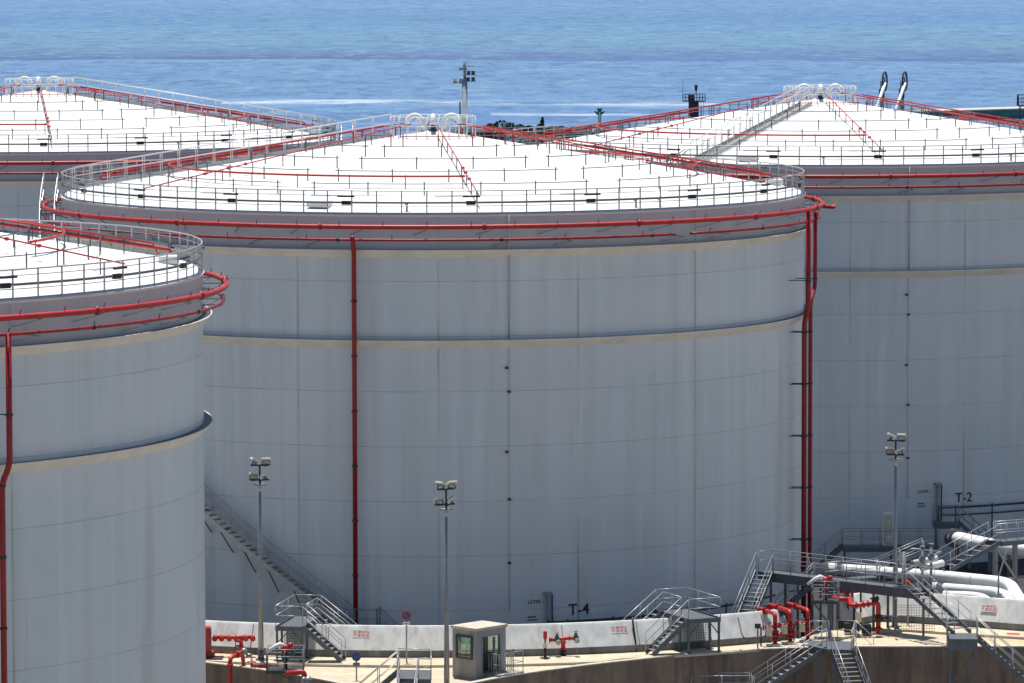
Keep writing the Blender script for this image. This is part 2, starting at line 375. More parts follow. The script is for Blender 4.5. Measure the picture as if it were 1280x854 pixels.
# road paint
def paint(name, a, b, wd, mat):
    mb = MB(); a, b = Vector(a), Vector(b); t = (b-a).normalized(); s = Vector((-t.y, t.x, 0))*wd/2; z = Vector((0, 0, ZR+.004)); 
    mb.add([Vector((p.x, p.y, 0))+z for p in (a-s, b-s, b+s, a+s)], [(0, 1, 2, 3)]); tag(part(name, mb, mat, None), kind='structure')
paint('white_road_line', G(402, 841.8, ZR), G(486, 843, ZR), .12, 'white_line')
paint('yellow_road_line', G(1222, 797.5, ZR), G(1300, 803, ZR), .12, 'yellow_line')
paint('yellow_road_line', G(1226, 799.5, ZR), G(1300, 805, ZR), .12, 'yellow_line')
def pavepaint(name, px0, px1, py0, py1, mat):
    z = ZP+.004; mb = MB(); P = [G(px0, py1, z), G(px1, py1+.6, z), G(px1-1, py0+.6, z), G(px0-1, py0, z)]; mb.add(P, [(0, 1, 2, 3)]); tag(part(name, mb, mat, None), kind='structure')
pavepaint('red_pavement_mark', 1259, 1275, 790.8, 793.4, 'red_mark')

# bund walls (painted slope over a bare concrete base)
def bund(pts, label, nrm_in=1):
    P = [Vector((p[0], p[1], 0)) for p in pts]; n = len(P); N_ = []
    for i in range(n):
        t = (P[min(i+1, n-1)]-P[max(i-1, 0)]).normalized(); N_.append(Vector((-t.y, t.x, 0)))
    def prof(pr):
        mb = MB(); k = len(pr); vs = []
        for i in range(n):
            for d, z in pr: vs.append(P[i]+N_[i]*d+Vector((0, 0, z)))
        fs = []
        for i in range(n-1):
            for j in range(k): fs.append((i*k+j, (i+1)*k+j, (i+1)*k+(j+1) % k, i*k+(j+1) % k))
        fs += [tuple(reversed(range(k))), tuple((n-1)*k+j for j in range(k))]
        return mb.add(vs, fs)
    b = P[n//2].copy(); b.z = 0; t = thing('bund_wall', label, 'wall', b)
    part('wall_base', prof([(0, ZR-.3), (0, 2.87), (.75, 2.87), (.75, ZR-.3)]), 'base_concrete', t, base=b)
    part('wall_panel', prof([(.03, 2.872), (.62, 3.98), (.68, 4.07), (.84, 4.07), (.90, 4.0), (.90, 2.872)]), 'bund_paint', t, base=b)
    jm = MB()
    for i in range(6, n-1, 9):
        a = P[i]; d = N_[i]; jm.beam(a+d*.015+Vector((0, 0, 2.88)), a+d*.61+Vector((0, 0, 4.0)), .03, .02, up=-d)
    part('wall_joints', jm, 'base_concrete', t, base=b); return t
# fine arc so that it stays round; joints every few metres
bund([onM(35, rad(a), 0) for a in [-60+.75*i for i in range(0, 126)] if a <= 33.6], 'white painted sloping bund wall curving in front of the middle tank')
rf = []
for a, b in zip(rfoot, rfoot[1:]):
    n = max(1, int((b-a).length/.8)); rf += [a+(b-a)*(i/n) for i in range(n)]
bund(rf+[rfoot[-1]], 'white painted bund wall with red no smoking notice at far right, behind the steel steps')

# ------------------------------------------------------------------ tanks
R = 21.75; ZE, ZG1, ZG2, ZA = 24.66, 22.33, 17.41, 24.66+3.63
def zroof(r): return ZA-(ZA-ZE)*r/(R+.05) 
def ring_seg(r, a0, a1):
    mb = MB(); H = .66; n = max(3, int(r*(a1-a0)/.6)); mb.tube([pol(r, a0+(a1-a0)*i/n, zroof(r)+H) for i in range(n+1)], .026, 6)
    k = max(2, round(r*(a1-a0)/3.1))
    for i in range(k+1):
        a = a0+(a1-a0)*(i+.06)/(k+.12); mb.tube([pol(r, a, zroof(r)-.05), pol(r, a, zroof(r)+H+.12)], .036, 6)
    return mb
def radial(ph, r0, r1, pr=.036, H=.72, valves=True, posts=True):
    mb = MB(); mb.tube([pol(r0, ph, zroof(r0)+H), pol(r1, ph, zroof(r1)+H)], pr, 6); pb = MB()
    if valves:
        for rr in (13.4, 14.6, 16.2): mb.ball(pol(rr, ph, zroof(rr)+H), .12, 8, .8)
    if posts:
        x = r0+.8
        while x < r1: pb.tube([pol(x, ph, zroof(x)-.05), pol(x, ph, zroof(x)+H)], .03, 6); x += 2.1
    return mb, pb
def text_on_shell(parent, body, size, ph, z, name='painted_number', flip=1, depth=.012):
    me = text_mesh(body, size, 'text_black', depth, 'LEFT', size*.008); 
    rr = R+.012
    for v in me.vertices:
        x, y, zz = v.co; v.co = pol(rr+zz, ph+x/R, z+y)
    return link(name, me, parent)
def tank(T, label, opts):
    t = thing('storage_tank', label, 'storage tank', T, 0, 'white storage tanks of the depot')
    L = lambda name, key, fn, mat, par=None, loc=(0, 0, 0), rz=0: link(name, cached(key, lambda: fn().mesh(name, mat)), par or t, loc, rz)
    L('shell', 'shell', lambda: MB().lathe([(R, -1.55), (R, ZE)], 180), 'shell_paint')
    L('roof', 'roof', lambda: MB().lathe([(R-.2, ZE-.12), (R+.07, ZE-.10), (R+.09, ZE+.0), (R+.03, ZE+.03), (R*.5, zroof(R*.5)+.1), (.4, ZA)], 180, smooth=False).lathe([(.4, ZA), (.38, ZA+.02), (.001, ZA+.05)], 180), 'roof_paint')
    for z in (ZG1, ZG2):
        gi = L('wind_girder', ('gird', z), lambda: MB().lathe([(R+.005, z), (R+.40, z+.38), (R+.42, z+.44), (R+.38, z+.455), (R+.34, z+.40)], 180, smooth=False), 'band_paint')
        L('girder_top_shade', ('gw', z), lambda: MB().lathe([(R+.005, z+.43), (R+.375, z+.43)], 180, smooth=False), 'dark_steel', gi)  # ledge top coloured dark to deepen the shade just above the girder
    # guard rail: rails + posts + rail lamps + cable pipe
    def rails():
        mb = MB()
        for h, r in ((1.30, .034), (1.05, .020), (.48, .022)): mb.tube(arc(R-.02, 0, 2*pi, ZE+h, rad(3))[:-1], r, 6, closed=True)
        mb.lathe([(R+.0, ZE+.02), (R+.0, ZE+.13), (R-.012, ZE+.13)], 120); return mb
    gr = L('guard_rail', 'rails', rails, 'pale_rail')
    for i in range(100):
        a = 2*pi*i/100; L('rail_post', 'post', lambda: MB().box((0, -R+.01, ZE+.66), (.07, .05, 1.30)), 'pale_rail', gr, (0, 0, 0), a)
    L('cable_pipe', 'cable', lambda: MB().tube(arc(R-.12, 0, 2*pi, ZE+.66, rad(3))[:-1], .06, 6, closed=True), 'mid_steel', gr)
    for i in range(20):
        a = 2*pi*(i+.3)/20
        L('rail_lamp', 'rlamp', lambda: MB().tube([(-.1, -R-.06, ZE+1.0), (.85, -R-.06, ZE+1.0)], .05, 8).tube([(-1.6, -R-.05, ZE+1.01), (-.1, -R-.05, ZE+1.01)], .015, 5).box((.35, -R+.1, ZE+.64), (.5, .16, .22)), 'black_paint', gr, (0, 0, 0), a)
    # cooling water ring mains outside the shell
    up = L('cooling_ring', 'ringA', lambda: MB().tube(arc(R+1.08, 0, 2*pi, 24.07, rad(2))[:-1], .125, 10, closed=True), 'red_paint')
    def lowring():
        mb = MB(); mb.tube(arc(R+.95, rad(34.2), rad(351+40.6-12.5+10), 23.36, rad(2)), .075, 8)
        return mb
    lo = L('cooling_ring', ('ringB', opts.get('gap')), (lambda: MB().tube(arc(R+.95, rad(40), rad(397.2), 23.36, rad(2)), .072, 8)), 'dark_red_paint')
    if 'gap' in opts: lo.rotation_euler.z = opts['gap']
    def brk(zp, ro, dz):
        return MB().beam((0, -R, zp-.14), (0, -R-ro, zp-.14), .05, .05).beam((0, -R-ro+.1, zp-.17), (-.75, -R-.02, zp-dz), .045, .045)
    for i in range(40):
        a = 2*pi*i/40
        L('pipe_bracket', 'brkA', lambda: brk(24.07, 1.08, .50), 'galvanised', up, (0, 0, 0), a)
        if i % 3: L('pipe_bracket', 'brkB', lambda: brk(23.36, .95, .42), 'galvanised', lo, (0, 0, 0), a+.05)
    def noz(ro, z, pr): return MB().tube([(0, -(ro-.02), z+pr*.6), (.03, -(ro+.05), z+pr+.2)], .022, 5)
    def flg(ro, z, pr): return MB().tube([(-.10, -ro, z), (-.04, -ro, z), (.04, -ro, z), (.10, -ro, z)], [pr*1.05, pr*1.5, pr*1.5, pr*1.05], 10)
    for i in range(60):
        a = 2*pi*i/60; L('spray_nozzle', 'nzA', lambda: noz(R+1.08, 24.07, .125), 'dark_red_paint', up, (0, 0, 0), a)
        if i % 2: L('spray_nozzle', 'nzB', lambda: noz(R+.95, 23.36, .072), 'black_paint', lo, (0, 0, 0), a+.03)
    for i in range(16):
        a = 2*pi*(i+.35)/16; L('pipe_flange', 'flA', lambda: flg(R+1.08, 24.07, .125), 'dark_red_paint', up, (0, 0, 0), a); L('pipe_flange', 'flB', lambda: flg(R+.95, 23.36, .072), 'black_paint', lo, (0, 0, 0), a+.05)
    # roof drenching pipes: six sectors
    for s in range(6):
        for k, r in enumerate((4.72, 7.52, 10.7, 13.92, 17.15)):
            a0 = rad(4.5-26.8); a1 = rad(4.5+26.8)
            L('spray_pipe', ('seg', k), lambda: ring_seg(r, a0, a1), 'mid_steel' if k else 'dark_red_paint', t, (0, 0, 0), s*pi/3)
        rp = L('feed_pipe', 'radA', lambda: radial(rad(8), 1.6, 20.4)[0], 'red_paint', t, (0, 0, 0), s*pi/3)
        for k in range(9): L('pipe_post', 'rpost', lambda: MB().tube([(0, 0, -.05), (0, 0, .72)], .03, 6), 'mid_steel', rp, tuple(pol(2.4+2.1*k, rad(8), zroof(2.4+2.1*k))))
    def ring155():
        a0, a1 = rad(70), rad(367.5); return MB().tube([pol(15.5, a0+(a1-a0)*i/150, zroof(15.5)+.72) for i in range(151)], .06, 8)
    hm = L('header_ring', 'r155', ring155, 'red_paint')
    def p155():
        mb = MB()
        for i in range(26):
            a = rad(72+i*11.8); mb.tube([pol(15.5, a, zroof(15.5)-.05), pol(15.5, a, zroof(15.5)+.82)], .036, 6)
        return mb
    for i in range(26): L('pipe_post', 'rpost', None, None, hm, tuple(pol(15.5, rad(72+i*11.8), zroof(15.5)+.08)))
    for nm, ph, pr in (('sA', 101, .075), ('sB', -103, .07)):
        sp_ = L('supply_pipe', nm, lambda: MB().tube([pol(9.0, rad(ph), zroof(9)+.55), pol(20.4, rad(ph), zroof(20.4)+.55), pol(20.8, rad(ph), zroof(20.8)+.05)], pr, 8).tube([pol(3.0, rad(ph), zroof(3)+.75), pol(19.6, rad(ph), zroof(19.6)+.75), pol(20.0, rad(ph), zroof(20)+.05)], pr*.6, 8), 'red_paint')
        for k in range(9): L('pipe_post', 'rpost', None, None, sp_, tuple(pol(3.6+2.1*k, rad(ph), zroof(3.6+2.1*k))))
    # centre: three gooseneck vents, platform rail
    def goose():
        mb = MB(); pts = [Vector((0, 0, ZA-.1)), Vector((0, 0, ZA+.45))]+[Vector((.46-.46*cos(a), 0, ZA+.45+.46*sin(a))) for a in [pi*i/12 for i in range(1, 12)]]+[Vector((.92, 0, ZA+.40))]
        return mb.tube(pts, .15, 12)
    for a, rr in ((rad(0), .62), (rad(180), .62), (rad(270), .25)):
        g = link('gooseneck_vent', cached('goose', lambda: goose().mesh('gooseneck_vent', 'pale_paint')), t, (rr*cos(a), rr*sin(a), 0), a)
        L('vent_mouth', 'gmouth', lambda: MB().tube([(.92, 0, ZA+.41), (.92, 0, ZA+.32)], .13, 10), 'dark_steel', g)
    L('centre_valve', 'cval', lambda: MB().tube([(0, -.3, ZA-.2), (0, -.3, ZA+.30)], .17, 10).tube([(0, -.3, ZA+.02), (0, -.3, ZA+.12)], .26, 12), 'dark_steel')
    cr = MB(); pts = [pol(2.55, rad(a+22.5), ZA-.25) for a in range(0, 361, 45)]
    o = L('platform_rail', 'prail', lambda: (lambda mb: mb)(MB().tube([p+Vector((0, 0, 1.12)) for p in pts], .026, 6).tube([p+Vector((0, 0, .6)) for p in pts], .02, 6)), 'white_rail')
    for a in range(0, 360, 15): L('rail_post', 'ppost', lambda: MB().tube([(0, 0, 0), (0, 0, 1.32)], .03, 6), 'white_rail', o, tuple(pol(2.5, rad(a+22.5), ZA-.45)))
    L('roof_hatch', 'hatch', lambda: MB().box((0, -20.2, zroof(20.2)+.22), (1.2, .9, .35)), 'pale_paint', t, (0, 0, 0), rad(-17))
    L('roof_hatch', 'hatch', None, None, t, (0, 0, 0), rad(95))
    for a in (33, 37.5, -3, 128): L('roof_fitting', 'fit', lambda: MB().tube([(0, -21.0, zroof(21)), (0, -21.0, zroof(21)+.45)], .06, 8).tube([(-.12, -21.0, zroof(21)+.42), (.14, -21.0, zroof(21)+.5)], .07, 8), 'galvanised', t, (0, 0, 0), rad(a))
    # roof walkway
    wa = opts['walk']; hand = opts['hand']
    def walk():
        mb = MB()
        for i in range(52): y = 2.6+i*.36; mb.box((0, -y, zroof(y)+.22), (.80, .12, .03))
        for s in (-.4, .4): mb.beam((s, -2.5, zroof(2.5)+.2), (s, -21.3, zroof(21.3)+.2), .05, .22)
        for i in range(12): y = -3-i*1.6; mb.beam((-.4, y, zroof(-y)-.03), (-.4, y, zroof(-y)+.2), .06, .06, (0, 1, 0)).beam((.4, y, zroof(-y)-.03), (.4, y, zroof(-y)+.2), .06, .06, (0, 1, 0))
        return mb
    wk = L('roof_walkway', 'walk', walk, 'pale_rail', t, (0, 0, 0), wa)
    def wrail(s):
        mb = MB(); a, b = Vector((s*.42, -2.5, zroof(2.5)+.28)), Vector((s*.42, -21.3, zroof(21.3)+.28))
        for h in (1.1, .58): mb.tube([a+Vector((0, 0, h)), b+Vector((0, 0, h))], .03 if h > 1 else .022, 6)
        for i in range(19): p = a+(b-a)*(i/18); mb.tube([p-Vector((0, 0, .1)), p+Vector((0, 0, 1.1))], .024, 6)
        return mb
    for s in (-1, 1): L('handrail', ('wr', s), lambda: wrail(s), 'white_rail', wk)
    # spiral stair up the shell
    top, bot = wa, wa+hand*rad(82.5); zb = 2.3
    def helix(r, dz, a0=0, a1=1, n=90): return [pol(r, -hand*rad(82.5)*(1-(a0+(a1-a0)*i/n)), zb+(ZE-zb)*(a0+(a1-a0)*i/n)+dz) for i in range(n+1)]
    def stringer(r):
        mb = MB(); H = helix(r, 0); n = len(H); vs = []
        for p in H:
            u = Vector((p.x, p.y, 0)).normalized()*.03
            vs += [p-u-Vector((0, 0, .16)), p+u-Vector((0, 0, .16)), p+u+Vector((0, 0, .16)), p-u+Vector((0, 0, .16))]
        fs = [(i*4+k, i*4+(k+1) % 4, (i+1)*4+(k+1) % 4, (i+1)*4+k) for i in range(n-1) for k in range(4)]
        return mb.add(vs, fs)
    ss = L('spiral_stair', ('ss', hand), lambda: stringer(R+.45).add(*(lambda m: (m.v, m.f))(stringer(R+1.3))), 'pale_rail', t, (0, 0, 0), top+0)
    for i in range(100):
        f = (i+.5)/100; L('tread', 'ttread', lambda: MB().box((0, -R-.88, 0), (.24, .82, .035)), 'grating', ss, (0, 0, zb+(ZE-zb)*f-.02), hand*rad(82.5)*(1-f)*-1*-1 if False else -hand*rad(82.5)*(1-f))
    for r_ in (R+.45, R+1.3):
        def hr():
            mb = MB()
            for h in (1.12, .62): mb.tube(helix(r_, h), .034, 6)
            for i in range(28): p = helix(r_, 0, i/27, i/27, 1)[0]; mb.tube([p, p+Vector((0, 0, 1.12))], .024, 6)
            return mb
        L('handrail', ('hr', r_, hand), hr, 'pale_rail', ss)
    for i in range(2, 22):
        f = i/22
        def bk(): return MB().beam((0, -R-1.3, -.15), (0, -R, -1.5), .05, .05).beam((0, -R-1.3, -.17), (0, -R, -.17), .05, .05)
        L('stair_bracket', 'stbr', bk, 'mid_steel', ss, (0, 0, zb+(ZE-zb)*f), -hand*rad(82.5)*(1-f))
    return t
NEGH = -1
tM = tank(TM, 'middle white storage tank marked T-4, nearly filling the centre, with a cone roof', dict(walk=rad(-93.5), hand=-1, gap=rad(-.5)))
tR = tank(TR, 'white storage tank marked T-2 behind right, with stair running down its cone roof', dict(walk=rad(-26), hand=1))
tL = tank(TL, 'nearest white storage tank, cut off by the left edge of the picture', dict(walk=rad(-93.5), hand=-1, gap=rad(-3)))
tB = tank(TB, 'farthest white storage tank, back left in front of the sea', dict(walk=rad(96), hand=1))

# risers, gauges and painted numbers
def phi_at(T, px, r):
    ph = 0
    for _ in range(30):
        y = T.y-r*cos(ph); x = (px-640)/F_PX*(y*cos(PITCH)+9*0+ (CAMZ-12)*sin(PITCH)); ph = asin(max(-1, min(1, (x-T.x)/r)))
    return ph
def riser(t, ph, z0, ztop, rt, zoff, dph, pr=.14, rb=None):
    rb = rb or R+.45
    pts = [pol(rt, ph, ztop), pol(rt, ph, zoff+.5), pol(rb, ph+dph, zoff-.3), pol(rb, ph+dph, z0)]
    o = part('riser_pipe', MB().tube(fillet(pts, .35), pr, 10), 'dark_red_paint', t)
    z = 2.0
    while z < ztop-2:
        r_ = rt if z > zoff else rb; a = ph if z > zoff else ph+dph
        part('pipe_clamp', MB().beam(pol(R, a, z), pol(r_+.1, a, z), .05, .05).lathe([(pr*1.0, -.05), (pr*1.35, -.05), (pr*1.35, .05), (pr*1.0, .05)], 10).off((0, 0, 0)) if False else MB().beam(pol(R, a-.012, z), pol(r_+.05, a-.002, z), .05, .05).tube([pol(r_, a, z-.05), pol(r_, a, z+.05)], pr*1.25, 10), 'dark_steel', o)
        z += 3.0
    return o
aM = phi_at(TM, 443.5, R+.5)
riser(tM, aM, -1.5, 23.4, R+.95, 23.0, 0, .135, R+.55)
p1_, p2_ = phi_at(TM, 1009.5, R+1.08), phi_at(TM, 1005, R+.80); riser(tM, p1_, -1.5, 24.07, R+1.08, 17.9, p2_-p1_, .15, R+.80)
p1_, p2_ = phi_at(TM, 1018, R+1.08), phi_at(TM, 1012.5, R+1.0); riser(tM, p1_, -1.5, 23.8, R+1.08, 19.0, p2_-p1_, .12, R+1.0)
part('branch_pipe', MB().tube(fillet([pol(R+1.08, rad(86), 23.9), pol(R+1.75, rad(84), 23.9), pol(R+1.75, rad(88), 23.9)], .2), .11, 10), 'red_paint', tM)
aL = phi_at(TL, 13.5, R+.95)
riser(tL, aL, 0, 23.45, R+.95, 17.4, rad(-.4), .13, R+.6)
for T, t, cx, gx, num, nx, nz in ((TM, tM, 636, 683, 'T-4', 710, 2.45), (TR, tR, 1135, 1172, 'T-2', 1195, 2.45)):
    a = phi_at(T, cx, R)
    part('cable_conduit', MB().tube([pol(R+.12, a, ZE), pol(R+.12, a, ZG2+.5)], .035, 6), 'pale_rail', t)
    part('cable_conduit', MB().tube([pol(R+.06, a, ZG2), pol(R+.06, a, 3)], .02, 6), 'shell_paint', t)
    for z in (16.3, 15.0, 11.7, 9.1, 5.6): part('shell_lug', MB().box((0, -R-.08, z), (.16, .16, .12)), 'dark_steel', t, (0, 0, 0), a+(.006 if z in (16.3, 11.7) else 0)*-1)
    a = phi_at(T, gx, R)
    g = part('level_gauge', MB().tube([pol(R+.22, a, 1.2), pol(R+.22, a, 3.85)], .10, 10).box(tuple(pol(R+.15, a, 3.85)), (.42, .3, .14), a).box(tuple(pol(R+.15, a, 1.4)), (.4, .3, .12), a), 'galvanised', t)
    part('gauge_rod', MB().tube([pol(R+.2, a+.011, 1.4), pol(R+.2, a+.011, 3.8)], .045, 8), 'dark_steel', g)
    a = phi_at(T, nx, R); text_on_shell(t, num, .88, a, nz+.12)
    a = phi_at(T, gx-24, R); text_on_shell(t, 'LOW -', .32, a, nz+.55+(.3 if num == 'T-4' else .25), 'painted_level_mark')
    mb = MB()
    for j, (wd, zz) in enumerate(((.42, 0), (.50, -.17))):
        for k in range(5): mb.box(tuple(pol(R+.006, a+(k*.1*wd/.45)/R+.002, nz+.12+zz)), (.07, .012, .085), a)
    part('painted_level_mark', mb, 'text_black', t)
    rp = part('base_ring_pipe', MB().tube([pol(R+.55, rad(x), 2.30) for x in range(17, 62, 2)], .07, 8).tube([pol(R+.55, rad(x), 1.8) for x in range(17, 62, 2)], .05, 8), 'dark_steel', t)
    for x in range(20, 60, 7): part('pipe_support', MB().beam(pol(R+.55, rad(x), -1.5), pol(R+.55, rad(x), 2.45), .09, .09), 'dark_steel', rp)
# landing at the foot of the spiral stair of the middle tank
mbk = MB(); P0 = [pol(R+.3, rad(a), 2.25) for a in (-11.2, -9.8, -8.2, -6.8)]; P1 = [pol(R+1.6, rad(a), 2.25) for a in (-11.2, -9.8, -8.2, -6.8)]
for i in range(3): mbk.add([P0[i], P1[i], P1[i+1], P0[i+1]]+[p-Vector((0, 0, .18)) for p in (P0[i], P1[i], P1[i+1], P0[i+1])], [(0, 1, 2, 3), (7, 6, 5, 4), (0, 4, 5, 1), (1, 5, 6, 2), (2, 6, 7, 3), (3, 7, 4, 0)])
ld = part('landing', mbk, 'mid_steel', tM); railing(ld, P1, 'guard_rail', 'galvanised'); railing(ld, [P1[-1], P0[-1]], 'guard_rail', 'galvanised')
flight(ld, pol(R+1.0, rad(-6.8), 2.25), pol(R+1.3, rad(3.5), -1.5), .8, rails=(1, -1), railmat='galvanised')

# ------------------------------------------------------------------ crossover steps over the bund wall
def crossover(ph, r_o, r_i, hw, side, label, zt=4.32):
    rm = (r_o+r_i)/2; b = onM(r_o, ph, 0); t = thing('crossover_steps', label, 'steps', Vector((b.x, b.y, ZP)), ph, 'steel steps crossing the bund walls')
    Z = zt-ZP; L_ = r_o-r_i
    dk = part('platform', MB().box((0, L_/2, Z-.09), (2*hw, L_, .06)).beam((-hw, 0, Z-.12), (-hw, L_, Z-.12), .05, .24).beam((hw, 0, Z-.12), (hw, L_, Z-.12), .05, .24).beam((-hw, 0, Z-.12), (hw, 0, Z-.12), .05, .24).beam((-hw, L_, Z-.12), (hw, L_, Z-.12), .05, .24), 'mid_steel', t)
    for x in (-hw+.05, hw-.05):
        for y, zz in ((.08, 0), (1.15, 0)):
            part('leg', MB().beam((x, y, 0), (x, y, Z-.22), .1, .1, (0, 1, 0)).box((x, y, .02), (.34, .3, .04)), 'mid_steel', t)
    part('brace', MB().beam((-hw+.05, .08, Z-.9), (-hw+.7, .08, Z-.22), .05, .05).beam((hw-.05, .08, Z-.9), (hw-.6, .08, Z-.22), .05, .05), 'mid_steel', t)
    part('mesh_screen', screen((-hw+.25, .95, .12), (2*hw-.5), Z-.5), 'dark_steel', t)
    s = side
    sw = .9; f1 = flight(t, (s*hw, sw/2, Z-.02), (s*(hw+(zt-ZP)*1.12), sw/2, .08), sw, mat='mid_steel', tread='grating')
    f2 = flight(t, (s*hw, L_-sw/2, Z-.02), (s*(hw+Z*1.12+1.6), L_-sw/2, -1.0), sw, mat='mid_steel')
    railing(t, [(s*hw, 0, Z), (-s*hw, 0, Z)], 'guard_rail', 'pale_rail'); railing(t, [(-s*hw, 0, Z), (-s*hw, L_, Z)], 'guard_rail', 'pale_rail')
    railing(t, [(-s*hw, L_, Z), (s*hw, L_, Z)], 'guard_rail', 'pale_rail'); railing(t, [(s*hw, sw, Z), (s*hw, L_-sw, Z)], 'guard_rail', 'pale_rail')
    return t
def screen(o, w_, h_):
    mb = MB(); x0, y0, z0 = o; n = int(w_/.13); m = int(h_/.13)
    for i in range(n+1): mb.box((x0+w_*i/n, y0, z0+h_/2), (.016, .016, h_))
    for i in range(m+1): mb.box((x0+w_/2, y0+.02, z0+h_*i/m), (w_, .016, .016))
    return mb
def phir(px, d):
    p = at(px, 700, d); v = Vector((p.x-TM.x, p.y-TM.y)); return atan2(v.x, -v.y), v.length
ph, rr = phir(361, 241.9); crossover(ph, rr, rr-4.2, .72, 1, 'steel crossover steps over the bund wall beside the left floodlight mast')
ph, rr = phir(884, 244.2); crossover(ph, min(rr, 36.6), 32.6, .92, -1, 'steel crossover steps over the bund wall between the twin hydrant and the three red pipes')

# ------------------------------------------------------------------ steps down to the pits
def freestair(name, label, plat, z, flights, rails, legs, t0, ht=.22, mat='mid_steel', legz=0, group=None, cat='steps'):
    b = Vector((plat[0][0], plat[0][1], legz)); t = thing(name, label, cat, b, 0, group)
    pts = [Vector((p[0], p[1], z)) for p in plat]; n = len(pts); lo = [p-Vector((0, 0, ht)) for p in pts]
    part('platform', MB().add(pts+lo, [tuple(range(n)), tuple(reversed(range(n, 2*n)))]+[(i, n+i, n+(i+1) % n, (i+1) % n) for i in range(n)]), mat, t, base=b)
    for p, q_, w_ in flights: flight(t, p, q_, w_, base=b, mat=mat)
    for rl in rails: railing(t, [Vector((p[0], p[1], z)) for p in rl], 'guard_rail', 'pale_rail', base=b)
    for p in legs:
        part('leg', MB().beam((p[0], p[1], legz), (p[0], p[1], z-ht), .13, .13, (0, 1, 0)).box((p[0], p[1], legz+.02), (.35, .35, .04)), mat, t, base=b)
    return t
# C: platform on the tongue of road, bottom centre-left
a, b_, c, d_ = (-5.65, 230.3), (-4.0, 230.0), (-4.05, 232.9), (-5.7, 233.1)
freestair('pit_steps', 'steel platform with steps and bent rails at the bottom edge, left of the guard booth', [a, b_, c, d_], 3.45,
    [(Vector((-5.68, 232.5, 3.43)), Vector((-8.6, 232.7, .9)), .9), (Vector((-5.1, 230.2, 3.43)), Vector((-5.5, 226.9, .6)), .9)],
    [(d_, c), (c, b_), (b_, (-4.6, 230.1)), (a, (-5.68, 232.0))], [(-5.5, 230.5), (-4.15, 230.3), (-4.2, 232.7), (-5.5, 232.9)], None, group='steel steps leading down to the pits')
# D: right of centre
g = lambda px, d: (at(px, 800, d).x, d)
pl = [g(1034, 244.2), g(1066, 244.0), g(1068, 246.9), g(1012, 247.2), g(1010, 245.6)]
freestair('pit_steps', 'grey steel platform with two flights of steps below the three red pipes', pl, 2.72,
    [(Vector((g(1030, 245.2)[0], 245.1, 2.70)), Vector((g(940, 244.2)[0], 244.3, .35)), .95), (Vector((g(1051.5, 244.1)[0], 244.1, 2.70)), Vector((g(1080, 240.6)[0], 240.6, 0)), 1.1)],
    [(g(1066, 244.0), g(1068, 246.9)), (g(1012, 247.2), g(1036, 247.1))], [g(1024, 245.0), g(1042, 244.3), g(1062, 244.3)], None, group='steel steps leading down to the pits')
dst = bpy.data.objects['pit_steps.001']; xa, xb = g(864, 244.3)[0], g(940, 244.3)[0]
lp = part('lower_landing', MB().box(((xa+xb)/2, 244.3, .25), (xb-xa, .95, .2)), 'mid_steel', dst, base=dst.location)
for yy in (243.83, 244.77): railing(lp, [(xb, yy, .35), (xa, yy, .35)], 'guard_rail', 'pale_rail', base=dst.location)
for xx in (xa+.1, xb-.1): part('leg', MB().beam((xx, 244.3, -1.5), (xx, 244.3, .15), .13, .13, (0, 1, 0)), 'mid_steel', lp, base=dst.location)
railing(dst, [at(1047, 797, 249.6)-Vector((0, 0, .1)), at(1070, 801, 248.6), Vector((at(1092, 800, 247.9).x, 247.9, 1.75))], 'guard_rail', 'pale_rail', base=bpy.data.objects['pit_steps.001'].location)
# E: landing + lower flight + upper flight of the footbridge at right
pl = [g(1185, 244.0), g(1222, 243.9), g(1221, 246.0), g(1183, 246.1)]
eT = freestair('pit_steps', 'steel landing on tall legs at right, with steps running down out of the picture', pl, 3.28,
    [(Vector((g(1221, 244.6)[0], 244.5, 3.26)), Vector((g(1221, 244.6)[0]+3.7, 244.3, 0)), 1.0)],
    [(g(1185, 244.0), g(1222, 243.9)), (g(1185, 244.0), g(1183, 246.1)), (g(1221, 245.0), g(1221, 246.0))], [g(1188, 244.1), g(1219, 244.0), g(1219, 245.8), g(1188, 245.9)], None, ht=.62, group='steel steps leading down to the pits')
part('brace', MB().beam(Vector((g(1188, 244.1)[0], 244.05, .8)), Vector((g(1219, 244.1)[0], 244.05, 2.6)), .09, .09).off(-Vector((pl[0][0], pl[0][1], 0))), 'mid_steel', eT)
# footbridge
fb0 = Vector((g(957, 258)[0], 258.2, 5.0)); fb1 = Vector((g(1158, 250.8)[0], 250.6, 5.0))
fbT = thing('footbridge', 'grey steel footbridge running from the middle tank to the steps at right', 'footbridge', Vector((fb0.x, fb0.y, 0)))
bs = Vector((fb0.x, fb0.y, 0)); dr = (fb1-fb0).normalized(); nr = Vector((-dr.y, dr.x, 0))*.62
part('deck', MB().beam(fb0-Vector((0, 0, .1)), fb1-Vector((0, 0, .1)), 1.2, .05).beam(fb0+nr-Vector((0, 0, .28)), fb1+nr-Vector((0, 0, .28)), .06, .5).beam(fb0-nr-Vector((0, 0, .28)), fb1-nr-Vector((0, 0, .28)), .06, .5), 'mid_steel', fbT, base=bs)
railing(fbT, [fb0-nr+dr*1.0, fb1-nr-dr*1.1], 'guard_rail', 'galvanised', base=bs); railing(fbT, [fb0+nr, fb1+nr], 'guard_rail', 'pale_rail', base=bs); railing(fbT, [fb0-nr, fb0+nr], 'guard_rail', 'galvanised', base=bs)
flight(fbT, fb0+dr*.45-nr, Vector((g(914, 252.5)[0], 252.6, 1.2)), 1.0, base=bs, mat='mid_steel', railmat='galvanised')
